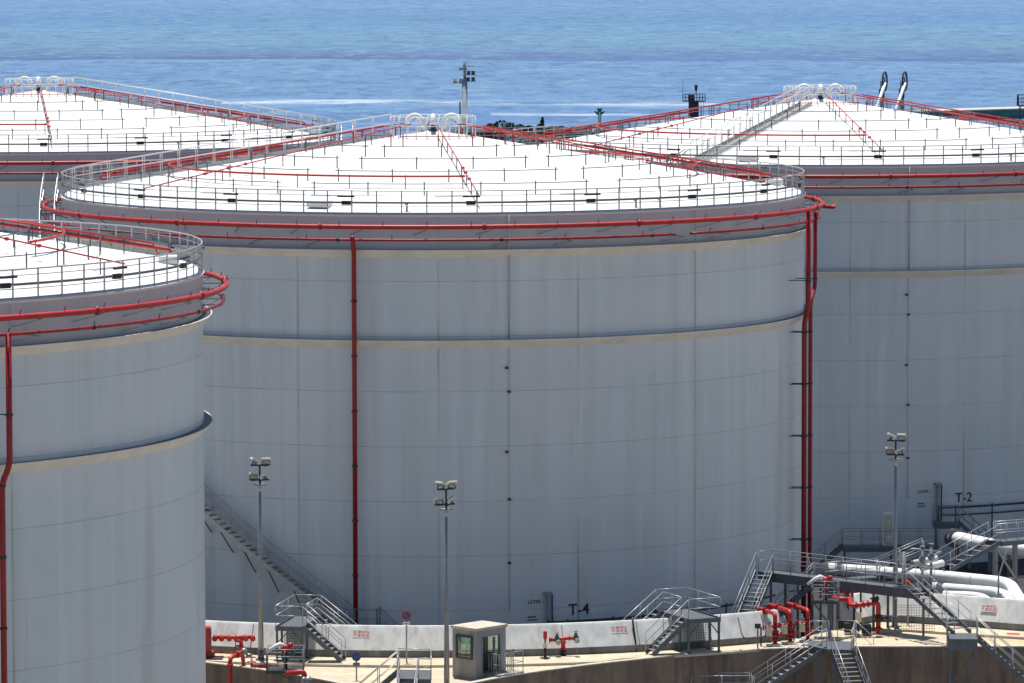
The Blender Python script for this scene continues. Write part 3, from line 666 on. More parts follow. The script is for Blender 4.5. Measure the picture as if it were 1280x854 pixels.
for f in (.08, .25, .5, .72):
    for s in (1, -1):
        p = fb0+(fb1-fb0)*f+nr*s; part('leg', MB().beam((p.x, p.y, 0), (p.x, p.y, 4.5), .14, .14, (0, 1, 0)), 'mid_steel', fbT, base=bs)
flight(fbT, fb1-dr*.45-nr*.9, Vector((g(1203, 246.1)[0], 246.0, 3.3)), 1.0, base=bs, mat='mid_steel')
p = fb1-nr; part('leg', MB().beam((p.x-1.3, p.y, ZP), (p.x-1.3, p.y, 4.5), .12, .12, (0, 1, 0)).beam((p.x+.2, p.y, ZP), (p.x+.2, p.y, 4.5), .12, .12, (0, 1, 0)), 'mid_steel', fbT, base=bs)
part('mesh_screen', screen((p.x-1.1, p.y+.15, ZP+.25), 1.9, 1.4), 'dark_steel', fbT, base=bs)
# second, parallel walkway behind (rails only half seen) with small steps
wb0 = at(1010, 707, 262); wb1 = at(1175, 703, 270)
# F: elevated walkway rising at the right edge
z0, z1 = 4.55, 6.35
f0 = at(1180, 712, 262); f1 = at(1243, 677, 264.5); f2 = at(1300, 672, 268)
fT = thing('footbridge', 'steel walkway rising past the white pipes to the right edge of the picture', 'footbridge', Vector((f1.x, f1.y, 0))); bs = Vector((f1.x, f1.y, 0))
flight(fT, f1, f0, 1.0, base=bs, mat='mid_steel')
part('deck', MB().beam(f1-Vector((0, 0, .1)), f2-Vector((0, 0, .1)), 1.1, .26), 'mid_steel', fT, base=bs)
nn = Vector((0, .55, 0)); railing(fT, [f1-nn, f2-nn], 'guard_rail', 'pale_rail', base=bs); railing(fT, [f1+nn, f2+nn], 'guard_rail', 'pale_rail', base=bs)
for f in (.02, .45, .9):
    for s in (1, -1):
        p = f1+(f2-f1)*f+nn*s; part('leg', MB().beam((p.x, p.y, 0), (p.x, p.y, p.z-.2), .18, .18, (0, 1, 0)), 'galvanised', fT, base=bs)
p, q2 = f1+(f2-f1)*.02-nn, f1+(f2-f1)*.45-nn
part('brace', MB().beam(p-Vector((0, 0, .3)), q2-Vector((0, 0, 2.2)), .09, .09).beam(p-Vector((0, 0, 2.1)), q2-Vector((0, 0, 2.1)), .09, .09).beam(p-Vector((-.6, 0, .3)), p-Vector((-.1, 0, 2.1)), .09, .09), 'pale_rail', fT, base=bs)
part('foot_post', MB().beam((f0.x, f0.y+.4, 0), (f0.x, f0.y+.4, f0.z), .14, .14, (0, 1, 0)).beam((f0.x, f0.y-.4, 0), (f0.x, f0.y-.4, f0.z), .14, .14, (0, 1, 0)), 'mid_steel', fT, base=bs)

# G/H: platforms at the foot of tank T-2
def deckset(px0, px1, py, d, wd, label, stairs=None, h_leg=True, fasc=.3, mat='mid_steel'):
    a, b = at(px0, py, d), at(px1, py, d); b.z = a.z; bs = Vector((a.x, a.y, 0)); t = thing('tank_platform', label, 'platform', bs)
    part('deck', MB().box(((a.x+b.x)/2, d+wd/2, a.z-fasc/2), (b.x-a.x, wd, fasc)), mat, t, base=bs)
    railing(t, [a, b], 'guard_rail', 'galvanised', base=bs); railing(t, [a+Vector((0, wd, 0)), b+Vector((0, wd, 0))], 'guard_rail', 'galvanised', base=bs)
    n = max(1, int((b.x-a.x)/2.5))
    for i in range(n+1):
        x = a.x+.1+(b.x-a.x-.2)*i/n; part('leg', MB().beam((x, d+.1, -1.5), (x, d+.1, a.z-fasc), .14, .14, (0, 1, 0)), mat, t, base=bs)
    if stairs: 
        s = stairs; e = a if s < 0 else b; flight(t, e+Vector((0, wd/2, 0)), Vector((e.x+s*(a.z+1.5)*1.15, d+wd/2, -1.5)), wd*.8, base=bs, railmat='galvanised')
    return t
deckset(1054, 1174, 684.5, 302.0, 1.4, 'long low steel platform at the foot of the T-2 tank, behind the white pipes', -1)
deckset(1168, 1200, 655.5, 304.6, 1.4, 'small upper steel platform beside the level gauge of the T-2 tank', 1)
# pump cabinet on the low platform
p = at(1109.5, 683, 303.0); bs = Vector((p.x, p.y, p.z)); cb = thing('control_cabinet', 'tall pale control cabinet on the low platform in front of the T-2 tank', 'cabinet', bs)
part('body', MB().box((0, 0, 1.1), (.62, .5, 2.2)), 'pale_paint', cb); part('door', MB().box((0, -.26, 1.1), (.52, .03, 2.0)), 'pale_rail', cb)
part('gauge_dial', MB().tube([(.08, -.28, .55), (.08, -.32, .55)], .22, 14), 'lamp_housing', cb); part('notice', MB().box((-.02, -.285, 1.55), (.3, .01, .5)), 'cream_box', cb)
p = at(1097, 683, 297); part('marker_post', MB(), 'cream_box', None) if False else None
# bulky nozzles and piping at the foot of T-2
nz = thing('tank_outlet', 'large white outlet pipe leaving the foot of the T-2 tank behind the rising walkway', 'pipe', at(1195, 690, 300).xy.to_3d()); bs = Vector(nz.location)
pp = [at(1188, 672, 302), at(1203, 674, 296), at(1236, 681, 292), at(1262, 686, 290), at(1310, 690, 288)]
part('pipe', MB().tube(fillet(pp, .8), .42, 14), 'insulation', nz, base=bs)
for k in (0, 1): part('flange', MB().tube([pp[0]+(pp[1]-pp[0])*(.25+.35*k), pp[0]+(pp[1]-pp[0])*(.29+.35*k)], .62, 16), 'mid_steel', nz, base=bs)
for i, px in enumerate((1212, 1238, 1262)):
    q_ = pp[1]+(pp[4]-pp[1])*((px-1203)/107); part('pipe_support', MB().beam((q_.x, q_.y, 0), (q_.x, q_.y, q_.z-.3), .2, .2, (0, 1, 0)), 'mid_steel', nz, base=bs)

# ------------------------------------------------------------------ white product pipes at right
def bigpipe(label, pts, r, sup=()):
    pts = [Vector(p) for p in pts]; bs = Vector((pts[0].x, pts[0].y, 0)); t = thing('product_pipe', label, 'pipe', bs, 0, 'white insulated product pipes')
    part('pipe', MB().tube(fillet(pts, 1.1, 8), r, 18), 'insulation', t, base=bs)
    mb = MB()
    for a, b in zip(pts, pts[1:]):
        L_ = (b-a).length; n = int(L_/2.4); u = (b-a).normalized()
        for i in range(1, n): q_ = a+u*(L_*i/n); mb.tube([q_-u*.02, q_+u*.02], r*1.02, 18)
    part('cladding_bands', mb, 'pale_rail', t, base=bs)
    for f in sup:
        q_ = pts[0]+(pts[1]-pts[0])*f; part('saddle', MB().box((q_.x, q_.y, (q_.z-r)/2), (.3, .6, q_.z-r+.1)), 'base_concrete', t, base=bs)
bigpipe('thick white insulated pipe running the whole way behind the footbridge, uppermost of the pipes', [at(1006, 709, 272), at(1172, 720, 262), at(1262, 729, 258.5), at(1276, 752, 254.6), at(1290, 790, 254)], .33, (.2, .6, .9))
bigpipe('second white insulated pipe, just below the thick one, bending down behind the wall at right', [at(1166, 734, 260), at(1256, 741, 257), at(1270, 760, 254.6), at(1280, 792, 254)], .28, (.3, .8))
bigpipe('shortest white insulated pipe, bending down behind the steps', [at(1180, 744, 257.5), at(1232, 746, 256.3), at(1243, 764, 254.4), at(1246, 800, 254.2)], .25, (.4,))
bigpipe('white insulated pipe stub rising over the bund wall at the right edge', [at(1225, 775, 255.2), at(1258, 757, 255.6), at(1300, 742, 256.5)], .27, ())
# valve group
vg = at(1151, 716, 259); bs = Vector((vg.x, vg.y, 0)); t = thing('valve_group', 'cluster of pale valves and pipework standing behind the footbridge', 'valves', bs)
part('valve_body', MB().tube([at(1142, 704, 259), at(1172, 698, 259)], .17, 10).tube([at(1152, 710, 259), at(1178, 704, 260)], .2, 12), 'pale_paint', t, base=bs)
for px, py in ((1153, 700), (1164, 697)): 
    p = at(px, py, 259); part('valve_stem', MB().tube([p-Vector((0, 0, 3.2)), p+Vector((0, 0, .75))], .08, 8).tube([p+Vector((0, 0, .72)), p+Vector((0, 0, .78))], .15, 14).ball(p, .24, 10), 'galvanised', t, base=bs)
part('stub_pipe', MB().tube([at(1128, 716, 259), at(1176, 690, 261)], .09, 8).tube([at(1132, 690, 260), at(1140, 686, 260), at(1172, 689, 260)], .05, 8).tube([at(1130, 690, 260), Vector((at(1130, 690, 260).x, 260, 0))], .12, 8), 'galvanised', t, base=bs)
# gate valve near right edge
for px, lab in ((1248, 'slim steel valve spindle standing in front of the white pipe bends'),):
    p = at(px, 742, 256); bs = Vector((p.x, 256, 0)); t = thing('valve_spindle', lab, 'valve', bs)
    part('spindle', MB().tube([(p.x, 256, 0), (p.x, 256, p.z+1.0)], .05, 8), 'mid_steel', t, base=bs)
    part('yoke', MB().beam((p.x-.1, 255.9, p.z-.9), (p.x-.1, 255.9, p.z-.1), .05, .05, (0, 1, 0)).beam((p.x+.1, 255.9, p.z-.9), (p.x+.1, 255.9, p.z-.1), .05, .05, (0, 1, 0)).tube([(p.x, 256, p.z-.1), (p.x, 256, p.z)], .22, 12), 'galvanised', t, base=bs)
# walkway and low rails behind the footbridge
p0, p1 = at(1018, 708, 264), at(1096, 703, 266); p1.z = p0.z; bs = Vector((p0.x, p0.y, 0)); t = thing('pipe_walkway', 'light steel walkway with bright rails beside the uppermost white pipe', 'walkway', bs)
for q_ in (p0, p1): q_.z -= .9
part('deck', MB().beam(p0, p1, .9, .12), 'mid_steel', t, base=bs); railing(t, [p0, p1], 'guard_rail', 'pale_rail', base=bs)
flight(t, p0, p0+Vector((-2.2, 0, -2.0)), .9, base=bs); flight(t, p1+Vector((2.6, 0, 1.1)), p1, .9, base=bs, rise=.2)
for f in (.1, .5, .9): 
    q_ = p0+(p1-p0)*f; part('leg', MB().beam((q_.x, q_.y, 0), (q_.x, q_.y, q_.z), .12, .12, (0, 1, 0)), 'mid_steel', t, base=bs)

# ------------------------------------------------------------------ guard booth
cx, cy = -1.69, 237.8; rz = atan2(1.6, 1.48); BW, BD, BH = 2.18, 1.66, 2.62
bt = thing('guard_booth', 'small grey concrete guard booth with open doorway and flat pale roof beside the middle mast', 'booth', (cx, cy, ZR), rz)
def wallframe(w_, h_, th, ox0, ox1, oz0, oz1):
    mb = MB(); x0, x1 = -w_/2, w_/2
    mb.box(((x0+ox0)/2, 0, h_/2), (ox0-x0, th, h_)); mb.box(((x1+ox1)/2, 0, h_/2), (x1-ox1, th, h_))
    if oz0 > 0: mb.box(((ox0+ox1)/2, 0, oz0/2), (ox1-ox0, th, oz0))
    mb.box(((ox0+ox1)/2, 0, (oz1+h_)/2), (ox1-ox0, th, h_-oz1)); return mb
hb = BH-.14
# door side (local -y), window side (local -x), others
part('wall', wallframe(BW, hb, .14, -.70, .72, 0.25, 2.18), 'booth_concrete', bt, (0, -BD/2+.07, 0))
part('wall', wallframe(BD-.285, hb, .14, -.48, .48, 1.12, 2.1), 'booth_concrete', bt, (-BW/2+.07, 0, 0), pi/2)
part('wall', wallframe(BD-.285, hb, .14, -.48, .48, 1.12, 2.1), 'booth_concrete', bt, (BW/2-.07, 0, 0), pi/2)
part('wall', wallframe(BW, hb, .14, -.6, .6, 1.12, 2.1), 'booth_concrete', bt, (0, BD/2-.07, 0))
part('floor', MB().box((0, 0, .12), (BW-.3, BD-.3, .24)), 'base_concrete', bt)
part('roof', MB().box((0, 0, hb+.072), (BW+.14, BD+.14, .14)), 'kerb_concrete', bt)
def winframe(w_, h_): 
    mb = MB(); mb.box((0, 0, h_/2-.05), (w_, .1, .1)).box((0, 0, -h_/2+.05), (w_, .1, .1)).box((-w_/2+.05, 0, 0), (.1, .1, h_-.2)).box((w_/2-.05, 0, 0), (.1, .1, h_-.2)); return mb
for loc, r_, w_ in (((-BW/2-.02, 0, 1.6), pi/2, 1.14), ((BW/2+.02, 0, 1.6), pi/2, 1.14), ((0, BD/2+.02, 1.6), 0, 1.4)):
    wf = part('window', winframe(w_, 1.2), 'dark_steel', bt, loc, r_); part('pane', MB().box((0, 0, 0), (w_-.22, .02, .98)), 'glass_green', wf)
part('door_frame', MB().box((-.66, 0, 1.22), (.06, .18, 1.92)).box((.68, 0, 1.22), (.06, .18, 1.92)).box((.01, 0, 2.15), (1.4, .18, .06)).box((.28, 0, 1.15), (.06, .16, 1.8)), 'galvanised', bt, (0, -BD/2+.07, 0))
part('desk', MB().box((0, .45, .95), (1.4, .4, .05)), 'mid_steel', bt); 
st = part('door_step', MB().box((.55, -BD/2-.45, .12), (1.9, .85, .24)), 'booth_concrete', bt)
railing(st, [(-.3, -BD/2-.82, .24), (-.3, -BD/2-.1, .24)], 'guard_rail', 'galvanised', mids=(.5,), step=.18); railing(st, [(.75, -BD/2-.84, .24), (1.46, -BD/2-.84, .24), (1.46, -BD/2-.08, .24)], 'guard_rail', 'galvanised', mids=(.5,))
railing(st, [(.15, -BD/2-.84, .24), (.55, -BD/2-.84, .24)], 'guard_rail', 'galvanised', mids=(), step=.12)

# ------------------------------------------------------------------ floodlight masts
def mast(p, h, rz, label):
    t = thing('floodlight_mast', label, 'lamp post', p, rz, 'floodlight masts')
    k = ('mast', round(h, 1)); 
    link('pole', cached(k, lambda: MB().tube([(0, 0, 0), (0, 0, h*.45), (0, 0, h-1.05)], [.15, .10, .065], 12).mesh('pole', 'galvanised')), t)
    link('base_plate', cached('mbase', lambda: MB().box((0, 0, .03), (.55, .55, .06)).tube([(0, 0, 0), (0, 0, .5)], .17, 12).mesh('base_plate', 'mid_steel')), t)
    link('head_plate', cached('mplate', lambda: MB().tube([(0, 0, -.03), (0, 0, .03)], .36, 18).tube([(0, 0, -.35), (0, 0, -.03)], [.07, .12], 10).mesh('head_plate', 'pale_rail')), t, (0, 0, h-1.05))
    link('head_post', cached('mhp', lambda: MB().tube([(0, 0, 0), (0, 0, 1.05)], .05, 8).mesh('head_post', 'dark_steel')), t, (0, 0, h-1.05))
    for lv, z in enumerate((h-.78, h-.02)):
        xb = link('crossbar', cached('mxb', lambda: MB().box((0, 0, 0), (.95, .10, .09)).mesh('crossbar', 'dark_steel')), t, (0, 0, z), rad(8))
        for s in (-1, 1):
            def fl():
                mb = MB(); mb.box((0, 0, .24), (.44, .36, .13), 0, 0)
                vs = []; mb2 = MB(); 
                mb2.box((0, -.04, .28), (.46, .44, .10)); mb2.box((0, .12, .20), (.34, .20, .14)); return mb2
            rzz = rad(8)+(0 if s == (1 if lv else -1) else s*rad(75)); 
            fo = link('floodlight', cached('mfl', lambda: fl().mesh('floodlight', 'lamp_housing')), t, (s*.33, 0, z), rzz); fo.rotation_euler.x = rad(-28)
            link('lens', cached('mln', lambda: MB().box((0, -.05, .215), (.40, .34, .03)).mesh('lens', 'lens_glass')), fo)
            link('bracket', cached('mbr', lambda: MB().box((-.2, 0, .12), (.03, .05, .24)).box((.2, 0, .12), (.03, .05, .24)).box((0, .02, .02), (.40, .06, .04)).box((0, .24, .12), (.26, .12, .14)).mesh('bracket', 'dark_steel')), fo)
    return t
p = at(326.3, 822, 242.4); mast(Vector((p.x, p.y, ZP)), 10.15, 0, 'floodlight mast with four lamps at left, beside the steel crossover steps')
p = at(558.5, 870, 232); mast(Vector((p.x, p.y, ZR)), 10.25, rad(25), 'floodlight mast with four lamps rising beside the guard booth')
p = G(1118.5, 784, ZP); mast(p, 10.15, rad(-20), 'floodlight mast with four lamps at right, in front of the T-2 tank')

# ------------------------------------------------------------------ signs
def onwall_frame(ph):    # frame on the painted slope
    return ph
def nosmoke(pos, rz, label):
    t = thing('no_smoking_sign', label, 'sign', pos, rz, 'no smoking signs on the bund walls')
    part('plate', MB().box((0, 0, 0), (.92, .006, .44), 0, rad(-28)), 'text_white', t)
    for body, size, z, bold in (('NO SMOKING', .185, .035, .004), ('不准吸煙', .21, -.165, .0015)):
        me = text_mesh(body, size, 'red_mark', .002, 'CENTER', bold); wmax = max(v.co.x for v in me.vertices)-min(v.co.x for v in me.vertices); k = .86/wmax
        for v in me.vertices:
            x, y, z_ = v.co; x *= k; x += -.5*0; yy = z+y; q_ = Matrix.Rotation(rad(-28), 3, 'X') @ Vector((x, -.006-z_, yy)); v.co = q_
        link('lettering', me, t)
    return t
for px, py, lab in ((451.5, 792, 'leftmost red no smoking sign on the bund wall, beside the left crossover steps'), (774, 786.5, 'red and white no smoking sign on the bund wall right of the twin hydrant')):
    # intersect with the wall slope
    a = 0
    d = 244.
    for _ in range(20):
        p = at(px, py, d); k = (p.z-2.872)/(3.98-2.872); rwall = 35-.03-.59*k; v = p-TM; ph = atan2(v.x, -v.y); d = TM.y-rwall*cos(ph)
    p = at(px, py, d-.009); nosmoke(p, ph, lab)
d = 253.
a_, b2 = rfoot[3], rfoot[4]
for _ in range(20):
    p = at(1236, 760, d); f = (p.x-a_.x)/(b2.x-a_.x); d = a_.y+(b2.y-a_.y)*f+.03+.59*(p.z-2.872)/1.108
tt = (b2-a_).normalized(); nosmoke(at(1236, 760, d-.009), atan2(tt.y, tt.x), 'red and white no smoking sign on the bund wall at far right')

def roundsign(px, py, base, r, label, face, rim, extra=None):
    p = at(px, py, base.y); bs = Vector((p.x, base.y, base.z)); t = thing('round_sign', label, 'sign', bs); h = p.z-base.z
    part('pole', MB().tube([(0, 0, 0), (0, 0, h)], .04, 8), 'galvanised', t)
    dk = part('disc', MB().tube([(0, -.05, h), (0, -.08, h)], r, 28), rim, t)
    part('face', MB().tube([(0, -.081, h), (0, -.086, h)], r*.80, 28), face, dk)
    if extra == 'stop': part('slash', MB().beam((-r*.55, -.09, h+r*.55), (r*.55, -.09, h-r*.55), r*.2, .008, (0, 1, 0)), 'red_paint', dk); part('plate', MB().box((0, -.06, h-r-.16), (.36, .02, .15)), 'text_white', t); part('arrow', MB().box((0, -.073, h-r-.16), (.24, .004, .03)), 'text_black', t)
    if extra == 'bar': part('bar', MB().box((0, -.09, h), (r*1.0, .006, r*.22)), 'text_white', dk) if False else None; part('plate', MB().box((0, -.06, h-r-.15), (.34, .02, .16)), rim if False else 'mid_steel', t)
    return t
p = G(508, 828, ZP); roundsign(508, 769.5, p, .25, 'round blue no parking sign with red rim, in front of the bund wall', 'blue_enamel', 'red_paint', 'stop')
p = at(445.5, 860, 236.5); p.z = ZR; roundsign(445.5, 820.8, p, .23, 'round plain blue sign on a thin pole at the bottom edge', 'blue_enamel', 'blue_enamel', 'bar')
p = G(1135, 779, ZP); p.y -= .6; roundsign(1135, 728, p, .24, 'round red sign on a grey pole right of the right-hand mast', 'red_paint', 'dark_red_paint')
p = G(947.5, 812, ZP); p.y += .3; bs = Vector((p.x, p.y, ZP)); t = thing('notice_post', 'small grey notice plate on a short post in front of the three red pipes', 'sign', bs)
part('post', MB().tube([(0, 0, 0), (0, 0, 1.3)], .04, 8), 'mid_steel', t); part('plate', MB().box((0, -.05, 1.2), (.32, .02, .26)), 'dark_steel', t)
# sun-bleached panel with a blue smudge leaning on the wall
# ------------------------------------------------------------------ fire fighting gear
def flange(mb, p, q_, r, t=.05):
    p, q_ = Vector(p), Vector(q_); u = (q_-p).normalized(); mb.tube([p-u*t, p+u*t], r, 14)
# twin hydrant
p = G(704, 819.5, ZP); t = thing('twin_hydrant', 'red twin-outlet fire hydrant standing in front of the bund wall, centre right', 'hydrant', p)
part('column', MB().tube([(0, 0, 0), (0, 0, .85)], .11, 12).tube([(0, 0, .32), (0, 0, .40)], .17, 12).tube([(0, 0, .66), (0, 0, .72)], .16, 12), 'red_paint', t)
part('foot', MB().tube([(0, 0, 0), (0, 0, .33)], .125, 12), 'black_paint', t)
part('arm', MB().tube(fillet([(-.72, -.1, .84), (-.3, 0, .84), (.3, 0, .92), (.62, -.1, .92)], .1), .10, 12).tube([(-.74, -.1, .84), (-.68, -.1, .84)], .17, 12).tube([(.3, 0, .92), (.35, 0, .92)], .17, 12), 'red_paint', t)
for x, z in ((-.32, .84), (.66, .92)):
    v = part('valve', MB().ball((x, -.12, z), .17, 10).tube([(x, -.12, z+.1), (x, -.12, z+.3)], [.13, .05], 10).tube([(x, -.12, z+.34), (x, -.12, z+.37)], .10, 12), 'green_bronze', t)
    part('outlet', MB().tube([(x+.03, -.15, z-.05), (x+.06, -.42, z-.09)], .11, 12).tube([(x+.06, -.38, z-.08), (x+.065, -.45, z-.1)], .14, 12), 'galvanised', v)
# indicator post
p = G(681.5, 823, ZP); t = thing('indicator_post', 'short red and cream valve indicator post left of the twin hydrant', 'post', p)
part('column', MB().tube([(0, 0, 0), (0, 0, .55)], .07, 10), 'black_paint', t); part('base_plate', MB().box((0, 0, .03), (.5, .4, .06)), 'mid_steel', t)
part('collar', MB().box((0, 0, .68), (.22, .2, .26)), 'cream_box', t); part('stem', MB().tube([(0, 0, .8), (0, 0, 1.05)], .04, 8), 'black_paint', t); part('head', MB().box((0, 0, 1.23), (.20, .16, .36)).box((0, 0, 1.02), (.14, .12, .1)), 'red_paint', t)
# manifold at left
p = G(301.5, 820.5, ZP); t = thing('hydrant_manifold', 'red fire water manifold with a row of outlets at far left', 'hydrant', p)
part('column', MB().tube([(0, 0, .25), (0, 0, .95)], .10, 12).tube([(0, 0, .5), (0, 0, .56)], .16, 12), 'red_paint', t); part('foot', MB().tube([(0, 0, 0), (0, 0, .28)], .13, 12), 'black_paint', t)
part('header', MB().tube([(-1.45, 0, 1.0), (.72, 0, 1.0)], .10, 12), 'red_paint', t)
for x in (-1.35, -1.0, -.6, -.25, .25, .62):
    part('outlet', MB().tube([(x, 0, 1.0), (x, -.26, .96)], .10, 12).tube([(x, -.2, .97), (x, -.28, .955)], .15, 12).tube([(x, .0, 1.0), (x, .0, 1.0+.01)], .01, 5).tube([(x-.07, 0, 1.0), (x-.02, 0, 1.0)], .16, 12), 'red_paint', t)
part('drain_pipe', MB().tube(fillet([(0, -.05, .55), (-.3, -.05, .55), (-.35, -.05, .2), (-1.7, -.05, .2)], .08), .03, 8), 'dark_red_paint', t)
for z in (.55, .78): part('hand_valve', MB().tube([(-.1, 0, z), (-.28, 0, z)], .04, 8).tube([(-.28, 0, z), (-.31, 0, z)], .12, 12), 'black_paint', t)
# red cabinet at left behind the tank
p = G(257.5, 822, ZP); t = thing('foam_cabinet', 'red foam equipment cabinet half hidden by the nearest tank', 'cabinet', Vector((p.x-.3, p.y, ZP)))
part('body', MB().box((0, 0, .98), (1.1, .7, 1.25)), 'red_paint', t); part('side_panel', MB().box((.56, -.05, .98), (.04, .6, 1.1)), 'mid_steel', t); part('base', MB().box((.1, 0, .18), (1.3, .8, .30)), 'dark_red_paint', t); part('drip_tray', MB().box((.3, -.3, .03), (1.8, 1.0, .06)), 'black_paint', t)
# red pipe rising out of the left pit
p = at(287.5, 832, 239.2); bs = Vector((p.x, p.y, 0)); t = thing('fire_water_pipe', 'red fire water pipe rising from the pit and bending over the wall edge at left', 'pipe', bs)
pts = [Vector((p.x, p.y, 0)), Vector((p.x, p.y, 3.1)), Vector((p.x+.55, p.y+1.2, 3.25)), Vector((p.x+.62, p.y+1.4, 2.5))]
part('pipe', MB().tube(fillet(pts, .3), .11, 12), 'red_paint', t, base=bs)
part('valve', MB().ball(pts[2]+Vector((.1, 0, 0)), .19, 10).tube([pts[2]+Vector((.2, .1, -.2)), pts[2]+Vector((.5, .1, -.25))], .12, 12), 'galvanised', t, base=bs)
mb = MB(); flange(mb, (p.x, p.y, 2.75), (p.x, p.y, 3), .17); flange(mb, (p.x+.3, p.y+.65, 3.19), (p.x+.5, p.y+1.1, 3.24), .17); part('flange', mb, 'red_paint', t, base=bs)
# small red valve set on the road edge, between the riser and the monitor
p = G(323, 838, ZR); t = thing('valve_set', 'low red valve set with small handwheels on the ground left of the near monitor platform', 'valves', p)
part('pipe', MB().tube(fillet([(-.35, 0, 0), (-.35, 0, .45), (-.35, .2, .55)], .1), .06, 10).tube([(-.3, 0, .22), (1.2, -.15, .18)], .09, 12), 'red_paint', t)
for x in (.1, .55, .95): part('outlet', MB().tube([(x, 0, .2), (x+.02, -.25, .22)], .11, 12), 'dark_red_paint', t)
part('handwheel', MB().tube([pol(.22, rad(a), 0)+Vector((-.35, -.1, .45)) for a in range(0, 360, 30)], .025, 6, closed=True), 'galvanised', t)

def monitor(p, rz, label, deck=1.0, half=.75, posts=True, reach=1, grp='fire monitors on platforms'):
    t = thing('fire_monitor', label, 'fire monitor', p, rz, grp)
    part('platform', MB().box((0, 0, deck), (half*2, half*1.5, .16)), 'dark_steel', t)
    h = half; rr_ = [(-h, -h*.75, deck+.08), (h, -h*.75, deck+.08), (h, h*.75, deck+.08), (-h, h*.75, deck+.08), (-h, -h*.75, deck+.08)]
    railing(t, rr_, 'guard_rail', 'galvanised', mids=(.35, .7), step=.75)
    if posts:
        part('column', MB().beam((.25, 0, 0), (.25, 0, deck), .22, .22, (0, 1, 0)).beam((-h+.1, 0, deck-.1), (.25, 0, deck*.3), .08, .08), 'mid_steel', t)
    part('riser', MB().tube([(0, 0, deck+.08), (0, 0, deck+1.0)], .10, 12).tube([(0, 0, deck+.5), (0, 0, deck+.56)], .18, 12), 'black_paint' if deck < 1.2 else 'dark_red_paint', t)
    part('swivel', MB().ball((0, 0, deck+1.12), .2, 12).tube([(.02, 0, deck+1.05), (.28, 0, deck+1.2)], .11, 12).ball((.26, 0, deck+1.25), .15, 10).tube([(0, 0, deck+.9), (0, 0, deck+1.0)], .2, 14), 'red_paint', t)
    part('barrel', MB().tube([(-.1, 0, deck+1.22), (-.3, -.05, deck+1.3), (-.5, -.1, deck+1.22), (-.95, -.2, deck+.92)], [.13, .13, .10, .07], 12), 'pale_paint', t)
    part('gearbox', MB().box((.35, -.05, deck+.85), (.22, .2, .3)).tube([(-.2, -.12, deck+.7), (.32, -.15, deck+.78)], .04, 8), 'green_bronze', t)
    return t
p = G(354, 858, ZR); p = at(357, 862, 235.9); monitor(Vector((p.x, p.y, ZR)), 0, 'white-nozzled fire monitor on a low railed platform at the edge of the left pit', .62, .92)
p = at(375, 842, 235.4); bs = Vector((p.x, p.y, ZR)); t = thing('monitor_feed_pipe', 'thick red feed pipe with grey valve lying beside the near monitor platform', 'pipe', bs)
a = at(357, 842.5, 234.9); b2_ = at(380, 839.5, 234.9); c_ = at(381, 850, 234.9)
part('pipe', MB().tube(fillet([a, b2_, c_], .3), .14, 12), 'red_paint', t, base=bs); part('valve', MB().ball(at(385, 851, 234.8), .24, 12).tube([at(377, 850, 234.8), at(382, 851, 234.8)], .2, 12), 'galvanised', t, base=bs)
part('support', MB().beam((at(362, 0, 234.9).x, 234.9, ZR), (at(362, 0, 234.9).x, 234.9, a.z-.1), .1, .1, (0, 1, 0)), 'mid_steel', t, base=bs)
p = at(1031.5, 790, 250.0); monitor(Vector((p.x, p.y, ZP)), rad(-8), 'dark red fire monitor on a raised railed platform under the footbridge', 1.92, .70)
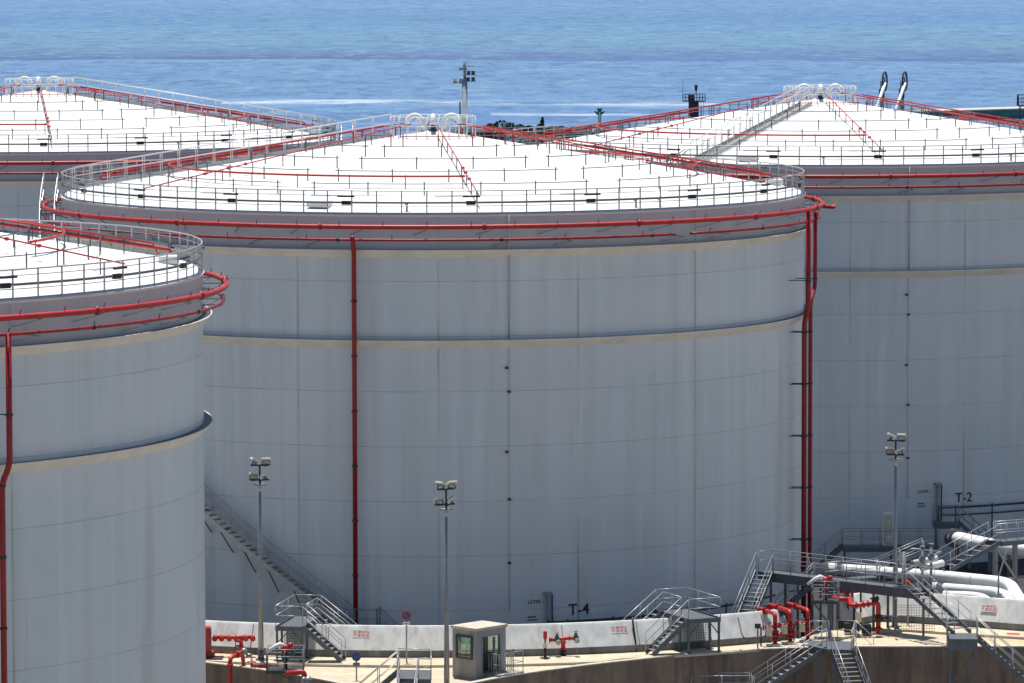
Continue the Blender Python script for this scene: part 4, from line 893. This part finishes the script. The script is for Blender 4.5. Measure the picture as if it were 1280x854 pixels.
# three red pipes over the bund wall
for i, (x0, y0, x1, y1, yb) in enumerate(((948, 760, 969, 767.5, 799), (961, 755.5, 988, 764.5, 798), (984, 754, 1010, 763, 797))):
    lab = ('leftmost of the three red pipes bending over the bund wall', 'middle one of the three red pipes bending over the bund wall', 'rightmost of the three red pipes bending over the bund wall')[i]
    dd = 246.9+i*.75; a = at(x0, y0, dd+3.2); b3 = at(x1, y1, dd); bs = Vector((b3.x, b3.y, ZP)); t = thing('fire_water_pipe', lab, 'pipe', bs, 0, 'red pipes crossing the bund wall')
    part('pipe', MB().tube(fillet([Vector((a.x, a.y, 0)), a, b3, Vector((b3.x, b3.y, ZP+1.15))], .35), .115, 12), 'red_paint', t, base=bs)
    part('lower_pipe', MB().tube([(b3.x, b3.y, ZP), (b3.x, b3.y, ZP+1.15)], .11, 12).ball((b3.x, b3.y, ZP+.55), .2, 10).tube([(b3.x, b3.y, ZP+.55), (b3.x+.3, b3.y-.15, ZP+.6)], .05, 8).tube([(b3.x+.28, b3.y-.14, ZP+.6), (b3.x+.31, b3.y-.16, ZP+.6)], .16, 12), 'dark_red_paint', t, base=bs)
    mb = MB()
    for z in (.35, .75, 1.05): flange(mb, (b3.x, b3.y, ZP+z), (b3.x, b3.y, ZP+z+1), .20)
    flange(mb, a+(b3-a)*.45, b3, .20); part('flange', mb, 'dark_red_paint', t, base=bs)
    x = b3.x-.32; part('actuator_box', MB().box((x, b3.y-.2, ZP+.78), (.30, .25, .46)), 'cream_box', t, base=bs)
    part('gauge', MB().tube([(x, b3.y-.2, ZP+1.25), (x, b3.y-.3, ZP+1.25)], .12, 14).tube([(x, b3.y-.2, ZP+1.0), (x, b3.y-.2, ZP+1.5)], .04, 8), 'galvanised', t, base=bs)
    part('side_valve', MB().tube([(b3.x-.62, b3.y-.15, ZP+1.0), (b3.x-.05, b3.y, ZP+1.0)], .09, 10).box((b3.x-.62, b3.y-.15, ZP+1.0), (.12, .3, .26)), 'dark_red_paint', t, base=bs)
    part('foot_block', MB().box((b3.x-.1, b3.y-.1, ZP+.06), (.75, .6, .12)), 'kerb_concrete', t, base=bs)
    part('support', MB().beam((b3.x-.75, b3.y-.1, ZP), (b3.x-.75, b3.y-.1, ZP+1.0), .08, .08, (0, 1, 0)), 'black_paint', t, base=bs)
# valve train right of the monitor
dd = 251.0; a = at(1064, 757.5, dd); b3 = at(1098, 753, dd); gnd = ZP; bs = Vector((b3.x, dd, gnd)); t = thing('valve_train', 'red horizontal pipe with dark valves standing left of the right-hand mast', 'valves', bs)
part('pipe', MB().tube(fillet([at(1062, 748, dd+1.5), a, b3, Vector((b3.x, dd, gnd))], .25), .13, 12), 'red_paint', t, base=bs)
mb = MB()
for f in (.2, .45, .62, .8): flange(mb, a+(b3-a)*f, b3, .2)
for z in (.3, .7, 1.0): flange(mb, (b3.x, dd, gnd+z), (b3.x, dd, gnd+z+1), .2)
part('flange', mb, 'dark_red_paint', t, base=bs)
part('valve', MB().ball(a+(b3-a)*.9+Vector((0, 0, .22)), .2, 10).tube([a+(b3-a)*.85+Vector((0, 0, .2)), a+(b3-a)*.7+Vector((0, -.2, .3))], .05, 8).ball((b3.x+.05, dd-.1, gnd+.85), .22, 10).tube([(b3.x, dd, gnd+.9), (b3.x+.5, dd-.1, gnd+.9)], .05, 8).tube([(b3.x+.48, dd-.1, gnd+.9), (b3.x+.52, dd-.1, gnd+.9)], .15, 12), 'black_paint', t, base=bs)
part('actuator_box', MB().box((at(1076, 0, dd).x, dd-.2, gnd+.92), (.34, .25, .50)), 'cream_box', t, base=bs); part('support', MB().beam((at(1071, 0, dd).x, dd, gnd), (at(1071, 0, dd).x, dd, a.z-.1), .14, .14, (0, 1, 0)).box((at(1068, 0, dd).x, dd, gnd+.35), (.8, .5, .5)).box((at(1087, 0, dd).x, dd+.2, gnd+.25), (.5, .4, .5)), 'black_paint', t, base=bs)
# cluster of red pipes and white ladder-like trays under the footbridge
a, b3 = at(1044, 739, 254), at(1082, 738, 254); bs = Vector((a.x, 254, 0)); t = thing('fire_water_pipe', 'short red pipes on supports under the footbridge, behind the valve train', 'pipe', bs)
part('pipe', MB().tube([a, b3], .11, 10).tube([at(1040, 748, 253), at(1062, 749.5, 252.6)], .13, 10), 'red_paint', t, base=bs)
for px in (1048, 1060, 1076): q_ = at(px, 740, 254); part('pipe_support', MB().beam((q_.x, q_.y, 0), (q_.x, q_.y, q_.z), .1, .1, (0, 1, 0)).tube([(q_.x-.03, q_.y, q_.z), (q_.x+.03, q_.y, q_.z)], .17, 12), 'dark_steel', t, base=bs)
# inspection panel frame on the wall, right of the second crossover
dz = 246.3; P = [at(922, 771, dz), at(927, 792, dz-.9), at(930, 797, dz-1.0), at(955, 795, dz-.9), at(957, 792, dz-.9), at(951, 768, dz+.2)]
bs = Vector((P[2].x, P[2].y, ZP)); t = thing('pipe_hoop', 'dark bent pipe hoop clipped to the sloping bund wall left of the three red pipes', 'pipe', bs)
part('hoop', MB().tube(fillet([q_-Vector((0, .35, 0)) for q_ in P], .2), .035, 8), 'dark_steel', t, base=bs)

# black conduits over the wall
for px, lab in ((795.5, 'black conduit climbing the bund wall left of the second crossover steps'),):
    ph, rr = phir(px, 244.8); p0 = onM(34.98, ph, ZP); p1 = onM(34.5, ph, 4.0); p2 = onM(34.42, ph, 4.25); o = link('conduit', MB().tube([p0, onM(34.93, ph, 2.9), p1, p2], .05, 8).mesh('conduit', 'black_paint')); tag(o, lab, 'conduit')

# ------------------------------------------------------------------ waterfront beyond the tanks
# floodlight tower
bx = at(581, 150, 420); t = thing('signal_mast', 'tall blue-grey floodlight mast with guy wires behind the middle tank', 'mast', Vector((bx.x, 420, 0)))
zt = at(581, 82, 420).z
part('pole', MB().tube([(0, 0, 0), (0, 0, zt-1.2)], [.30, .24], 12), 'mast_blue', t)
part('ladder', MB().beam((-.42, -.1, 0), (-.42, -.1, zt-3.2), .12, .12, (0, 1, 0)), 'dark_steel', t)
part('top_pole', MB().tube([(0, 0, zt-1.2), (0, 0, zt+.4)], .12, 8).box((-.15, 0, zt-.3), (.7, .3, .22)).box((.3, 0, zt-.05), (1.0, .1, .06)), 'galvanised', t)
for z, xs in ((at(581, 99, 420).z, (.3, .75)), (at(581, 91, 420).z, (.35, .75)), (at(581, 101, 420).z, (-.85, -.35))):
    part('crossbar', MB().box((sum(xs)/2, 0, z-.2), (1.0, .15, .06)), 'galvanised', t)
    for x in xs: part('floodlight', MB().box((x, -.1, z), (.32, .4, .18), 0, rad(-25)), 'pale_rail' if x < 0 else 'dark_steel', t)
for dx, dy in ((-4.2, -2), (5.0, -2), (-2, 3), (2.6, 3)):
    part('guy_wire', MB().tube([(0, 0, zt-4.4), (dx, dy, zt-12.5), (dx*2.2, dy*2.2, 0) if False else (dx*2.5, dy*2.5, 0)], .02, 5), 'dark_steel', t)
# beacon
bx = at(867.5, 150, 700); t = thing('harbour_beacon', 'dark square harbour beacon with railed gallery and small lantern, in front of the sea', 'beacon', Vector((bx.x, 700, -5)))
zg = at(867, 126.5, 700).z+5; zt = at(867, 118.5, 700).z+5
part('tower', MB().box((-.35, 0, zt/2), (.9, .9, zt)).box((.40, .1, zg/2), (.6, .7, zg)), 'beacon_dark', t)
part('gallery', MB().box((0, 0, zg), (3.3, 1.6, .16)), 'beacon_dark', t); railing(t, [(-1.65, -.8, zg), (1.65, -.8, zg), (1.65, .8, zg), (-1.65, .8, zg), (-1.65, -.8, zg)], 'guard_rail', 'dark_steel', mids=(.55,), step=.4, r=.03)
part('lantern', MB().tube([(.3, 0, zt), (.3, 0, zt+.7)], .08, 8).tube([(.3, 0, zt+.6), (.3, 0, zt+1.2)], .2, 10).tube([(.3, 0, zt+1.2), (.3, 0, zt+1.55)], [.34, .05], 10), 'beacon_dark', t)
part('aerial', MB().tube([(-1.65, 0, zg), (-1.65, 0, zg+3.2)], .03, 5), 'dark_steel', t); part('ladder', MB().beam((1.0, 0, 0), (1.0, 0, zg), .05, .05, (0, 1, 0)).beam((1.4, 0, 0), (1.4, 0, zg), .05, .05, (0, 1, 0)), 'dark_steel', t)
# green post
bx = at(749.5, 150, 640); t = thing('navigation_post', 'thin dark green post with a forked head standing beyond the tanks', 'post', Vector((bx.x, 640, -5))); zt = at(749, 141, 640).z+5
part('pole', MB().tube([(0, 0, 0), (0, 0, zt+.3)], .22, 8), 'green_bronze', t); part('head', MB().tube([(-.65, 0, zt+.25), (-.2, 0, zt-.25)], .13, 6).tube([(.65, 0, zt+.25), (.2, 0, zt-.25)], .13, 6).box((0, 0, zt+.45), (.7, .4, .3)).box((0, 0, zt+.1), (1.2, .2, .1)), 'green_bronze', t)
# loading arms
for px, lab in ((1106, 'left one of two marine loading arms with pulley wheel beyond the T-2 roof'), (1131, 'right one of two marine loading arms with pulley wheel beyond the T-2 roof')):
    d = 620; top = at(px, 96, d); t = thing('loading_arm', lab, 'loading arm', Vector((top.x-.35, d, -5)), 0, 'marine loading arms'); bs = Vector((top.x-.35, d, -5))
    part('riser', MB().tube([(top.x-.35, d, -5), (top.x-.35, d, top.z-.6)], .26, 10), 'dark_steel', t, base=bs)
    e = at(px-13, 138, d-2); e2 = e+(e-top)*1.2; part('arm', MB().tube([top+Vector((0, -.5, -.8)), e2], .20, 10), 'pale_paint', t, base=bs)
    wm = MB(); wc = top; n = 20
    ringp = [wc+Vector((.62*cos(2*pi*i/n)*.55, .62*cos(2*pi*i/n)*.8, 1.25*sin(2*pi*i/n)-.6)) for i in range(n)]
    wm.tube(ringp, .11, 6, closed=True)
    for i in range(0, n, 4): wm.tube([wc+Vector((0, 0, -.6)), ringp[i]], .05, 5)
    part('pulley_wheel', wm, 'dark_steel', t, base=bs)
    part('counterweight', MB().box((top.x-.4, d, top.z-2.2), (.7, .6, 1.2)), 'dark_steel', t, base=bs)
    part('stay_cable', MB().tube([(top.x, d, top.z), (top.x-1.2, d, top.z-5)], .03, 5), 'dark_steel', t, base=bs)
# instrument on the T-2 platform (small light)
# steel tower at the right edge
bx = at(1278.5, 150, 660); t = thing('steel_tower', 'dark steel gantry tower with railed top cut by the right edge', 'tower', Vector((bx.x+.5, 660, -5))); zt = at(1276, 132, 660).z+5
mb = MB()
for x in (-.9, .9):
    for y in (-.9, .9): mb.beam((x, y, 0), (x, y, zt), .12, .12, (0, 1, 0))
part('frame', mb, 'dark_steel', t)
mb = MB(); z = 1
while z < zt: mb.beam((-.9, -.9, z), (.9, -.9, min(zt, z+1.6)), .07, .07).beam((-.9, -.9, z), (.9, -.9, z), .07, .07); z += 1.6
part('bracing', mb, 'dark_steel', t); part('deck', MB().box((0, 0, zt), (2.4, 2.4, .15)), 'dark_steel', t); railing(t, [(-1.2, -1.2, zt), (1.2, -1.2, zt), (1.2, 1.2, zt), (-1.2, 1.2, zt), (-1.2, -1.2, zt)], 'guard_rail', 'dark_steel', h=1.5, mids=(.5, 1.0), step=.6, r=.035)
# breakwater
a = at(1138, 138, 1100); b2_ = at(1420, 134, 1140); t = thing('breakwater', 'long low pale concrete breakwater with green waterline, far right on the sea', 'breakwater', Vector((a.x, a.y, -5))); bs = Vector((a.x, a.y, -5))
part('side_wall', MB().beam((a.x, a.y+3, -4.4), (b2_.x, b2_.y+3, -4.4), 8, 3.0), 'algae', t, base=bs); part('top_slab', MB().beam((a.x, a.y+3, -2.75), (b2_.x, b2_.y+3, -2.75), 8.6, .3), 'kerb_concrete', t, base=bs)
# jetty island with bushes and pipe rack
a, b2_ = at(560, 160, 640), at(800, 160, 640); zt = at(600, 166, 640).z
t = thing('jetty', 'dark concrete jetty head with small structures seen between the tank roofs', 'jetty', Vector(((a.x+b2_.x)/2, 640, -5))); bs = Vector(t.location)
part('slab', MB().box(((a.x+b2_.x)/2, 646, (zt-5)/2), (b2_.x-a.x, 10, zt+5)), 'rock', t, base=bs)
for i in range(10):
    x = a.x+1+(b2_.x-a.x-2)*i/9; part('pier_post', MB().tube([(x, 641.2, -5), (x, 641.2, zt+.55)], .14, 6), 'pale_rail', t, base=bs)
part('rail_beam', MB().box(((a.x+b2_.x)/2, 641.2, zt+.6), (b2_.x-a.x, .15, .1)), 'pale_rail', t, base=bs)
bushes = [(615, 5.5, 1.3), (628, 6.5, 1.9), (638, 5, 1.4), (650, 4, 1.1), (662, 4, .9), (676, 3.6, 1.2), (690, 4, .8), (702, 5, .8), (716, 4.5, .6), (678, 1.2, 2.4)]
for i, (px, wpx, hm_) in enumerate(bushes):
    p = at(px, 160, 645); sx = wpx*645/F_PX*1.6; mb = MB(); rnd = random.Random(i)
    for k in range(170):
        u = rnd.uniform(-1, 1); th = rnd.uniform(0, 2*pi); rr = sqrt(1-u*u)*rnd.uniform(.55, 1.05)
        c = Vector((rr*cos(th)*sx, rr*sin(th)*sx*.8, hm_*.45+u*hm_*.6)); s = rnd.uniform(.10, .22); n1 = Vector((rnd.gauss(0, 1), rnd.gauss(0, 1), rnd.gauss(0, 1))).normalized(); e1 = n1.orthogonal().normalized()*s; e2_ = n1.cross(e1).normalized()*s
        c.z *= .72; mb.add([c-e1, c+e2_, c+e1, c-e2_], [(0, 1, 2, 3)])
    labs = ['leftmost low bush on the jetty', 'tallest round bush on the jetty', 'rounded bush right of the tallest one on the jetty', 'fourth bush from the left on the jetty', 'fifth bush from the left on the jetty', 'bush at the foot of the narrow tree on the jetty', 'low bush right of the narrow tree on the jetty', 'low wide bush, second from the right on the jetty', 'rightmost low bush on the jetty', 'narrow dark tree sticking up from the jetty bushes']
    tr = thing('bush' if i < 9 else 'small_tree', labs[i], 'bush' if i < 9 else 'tree', Vector((p.x, 645, zt)), 0, 'bushes on the jetty'); part('foliage', mb, 'leaf', tr); part('stem', MB().tube([(0, 0, -.02), (0, 0, hm_*.6)], .07, 6), 'rock', tr)
print('objects', len(bpy.data.objects))
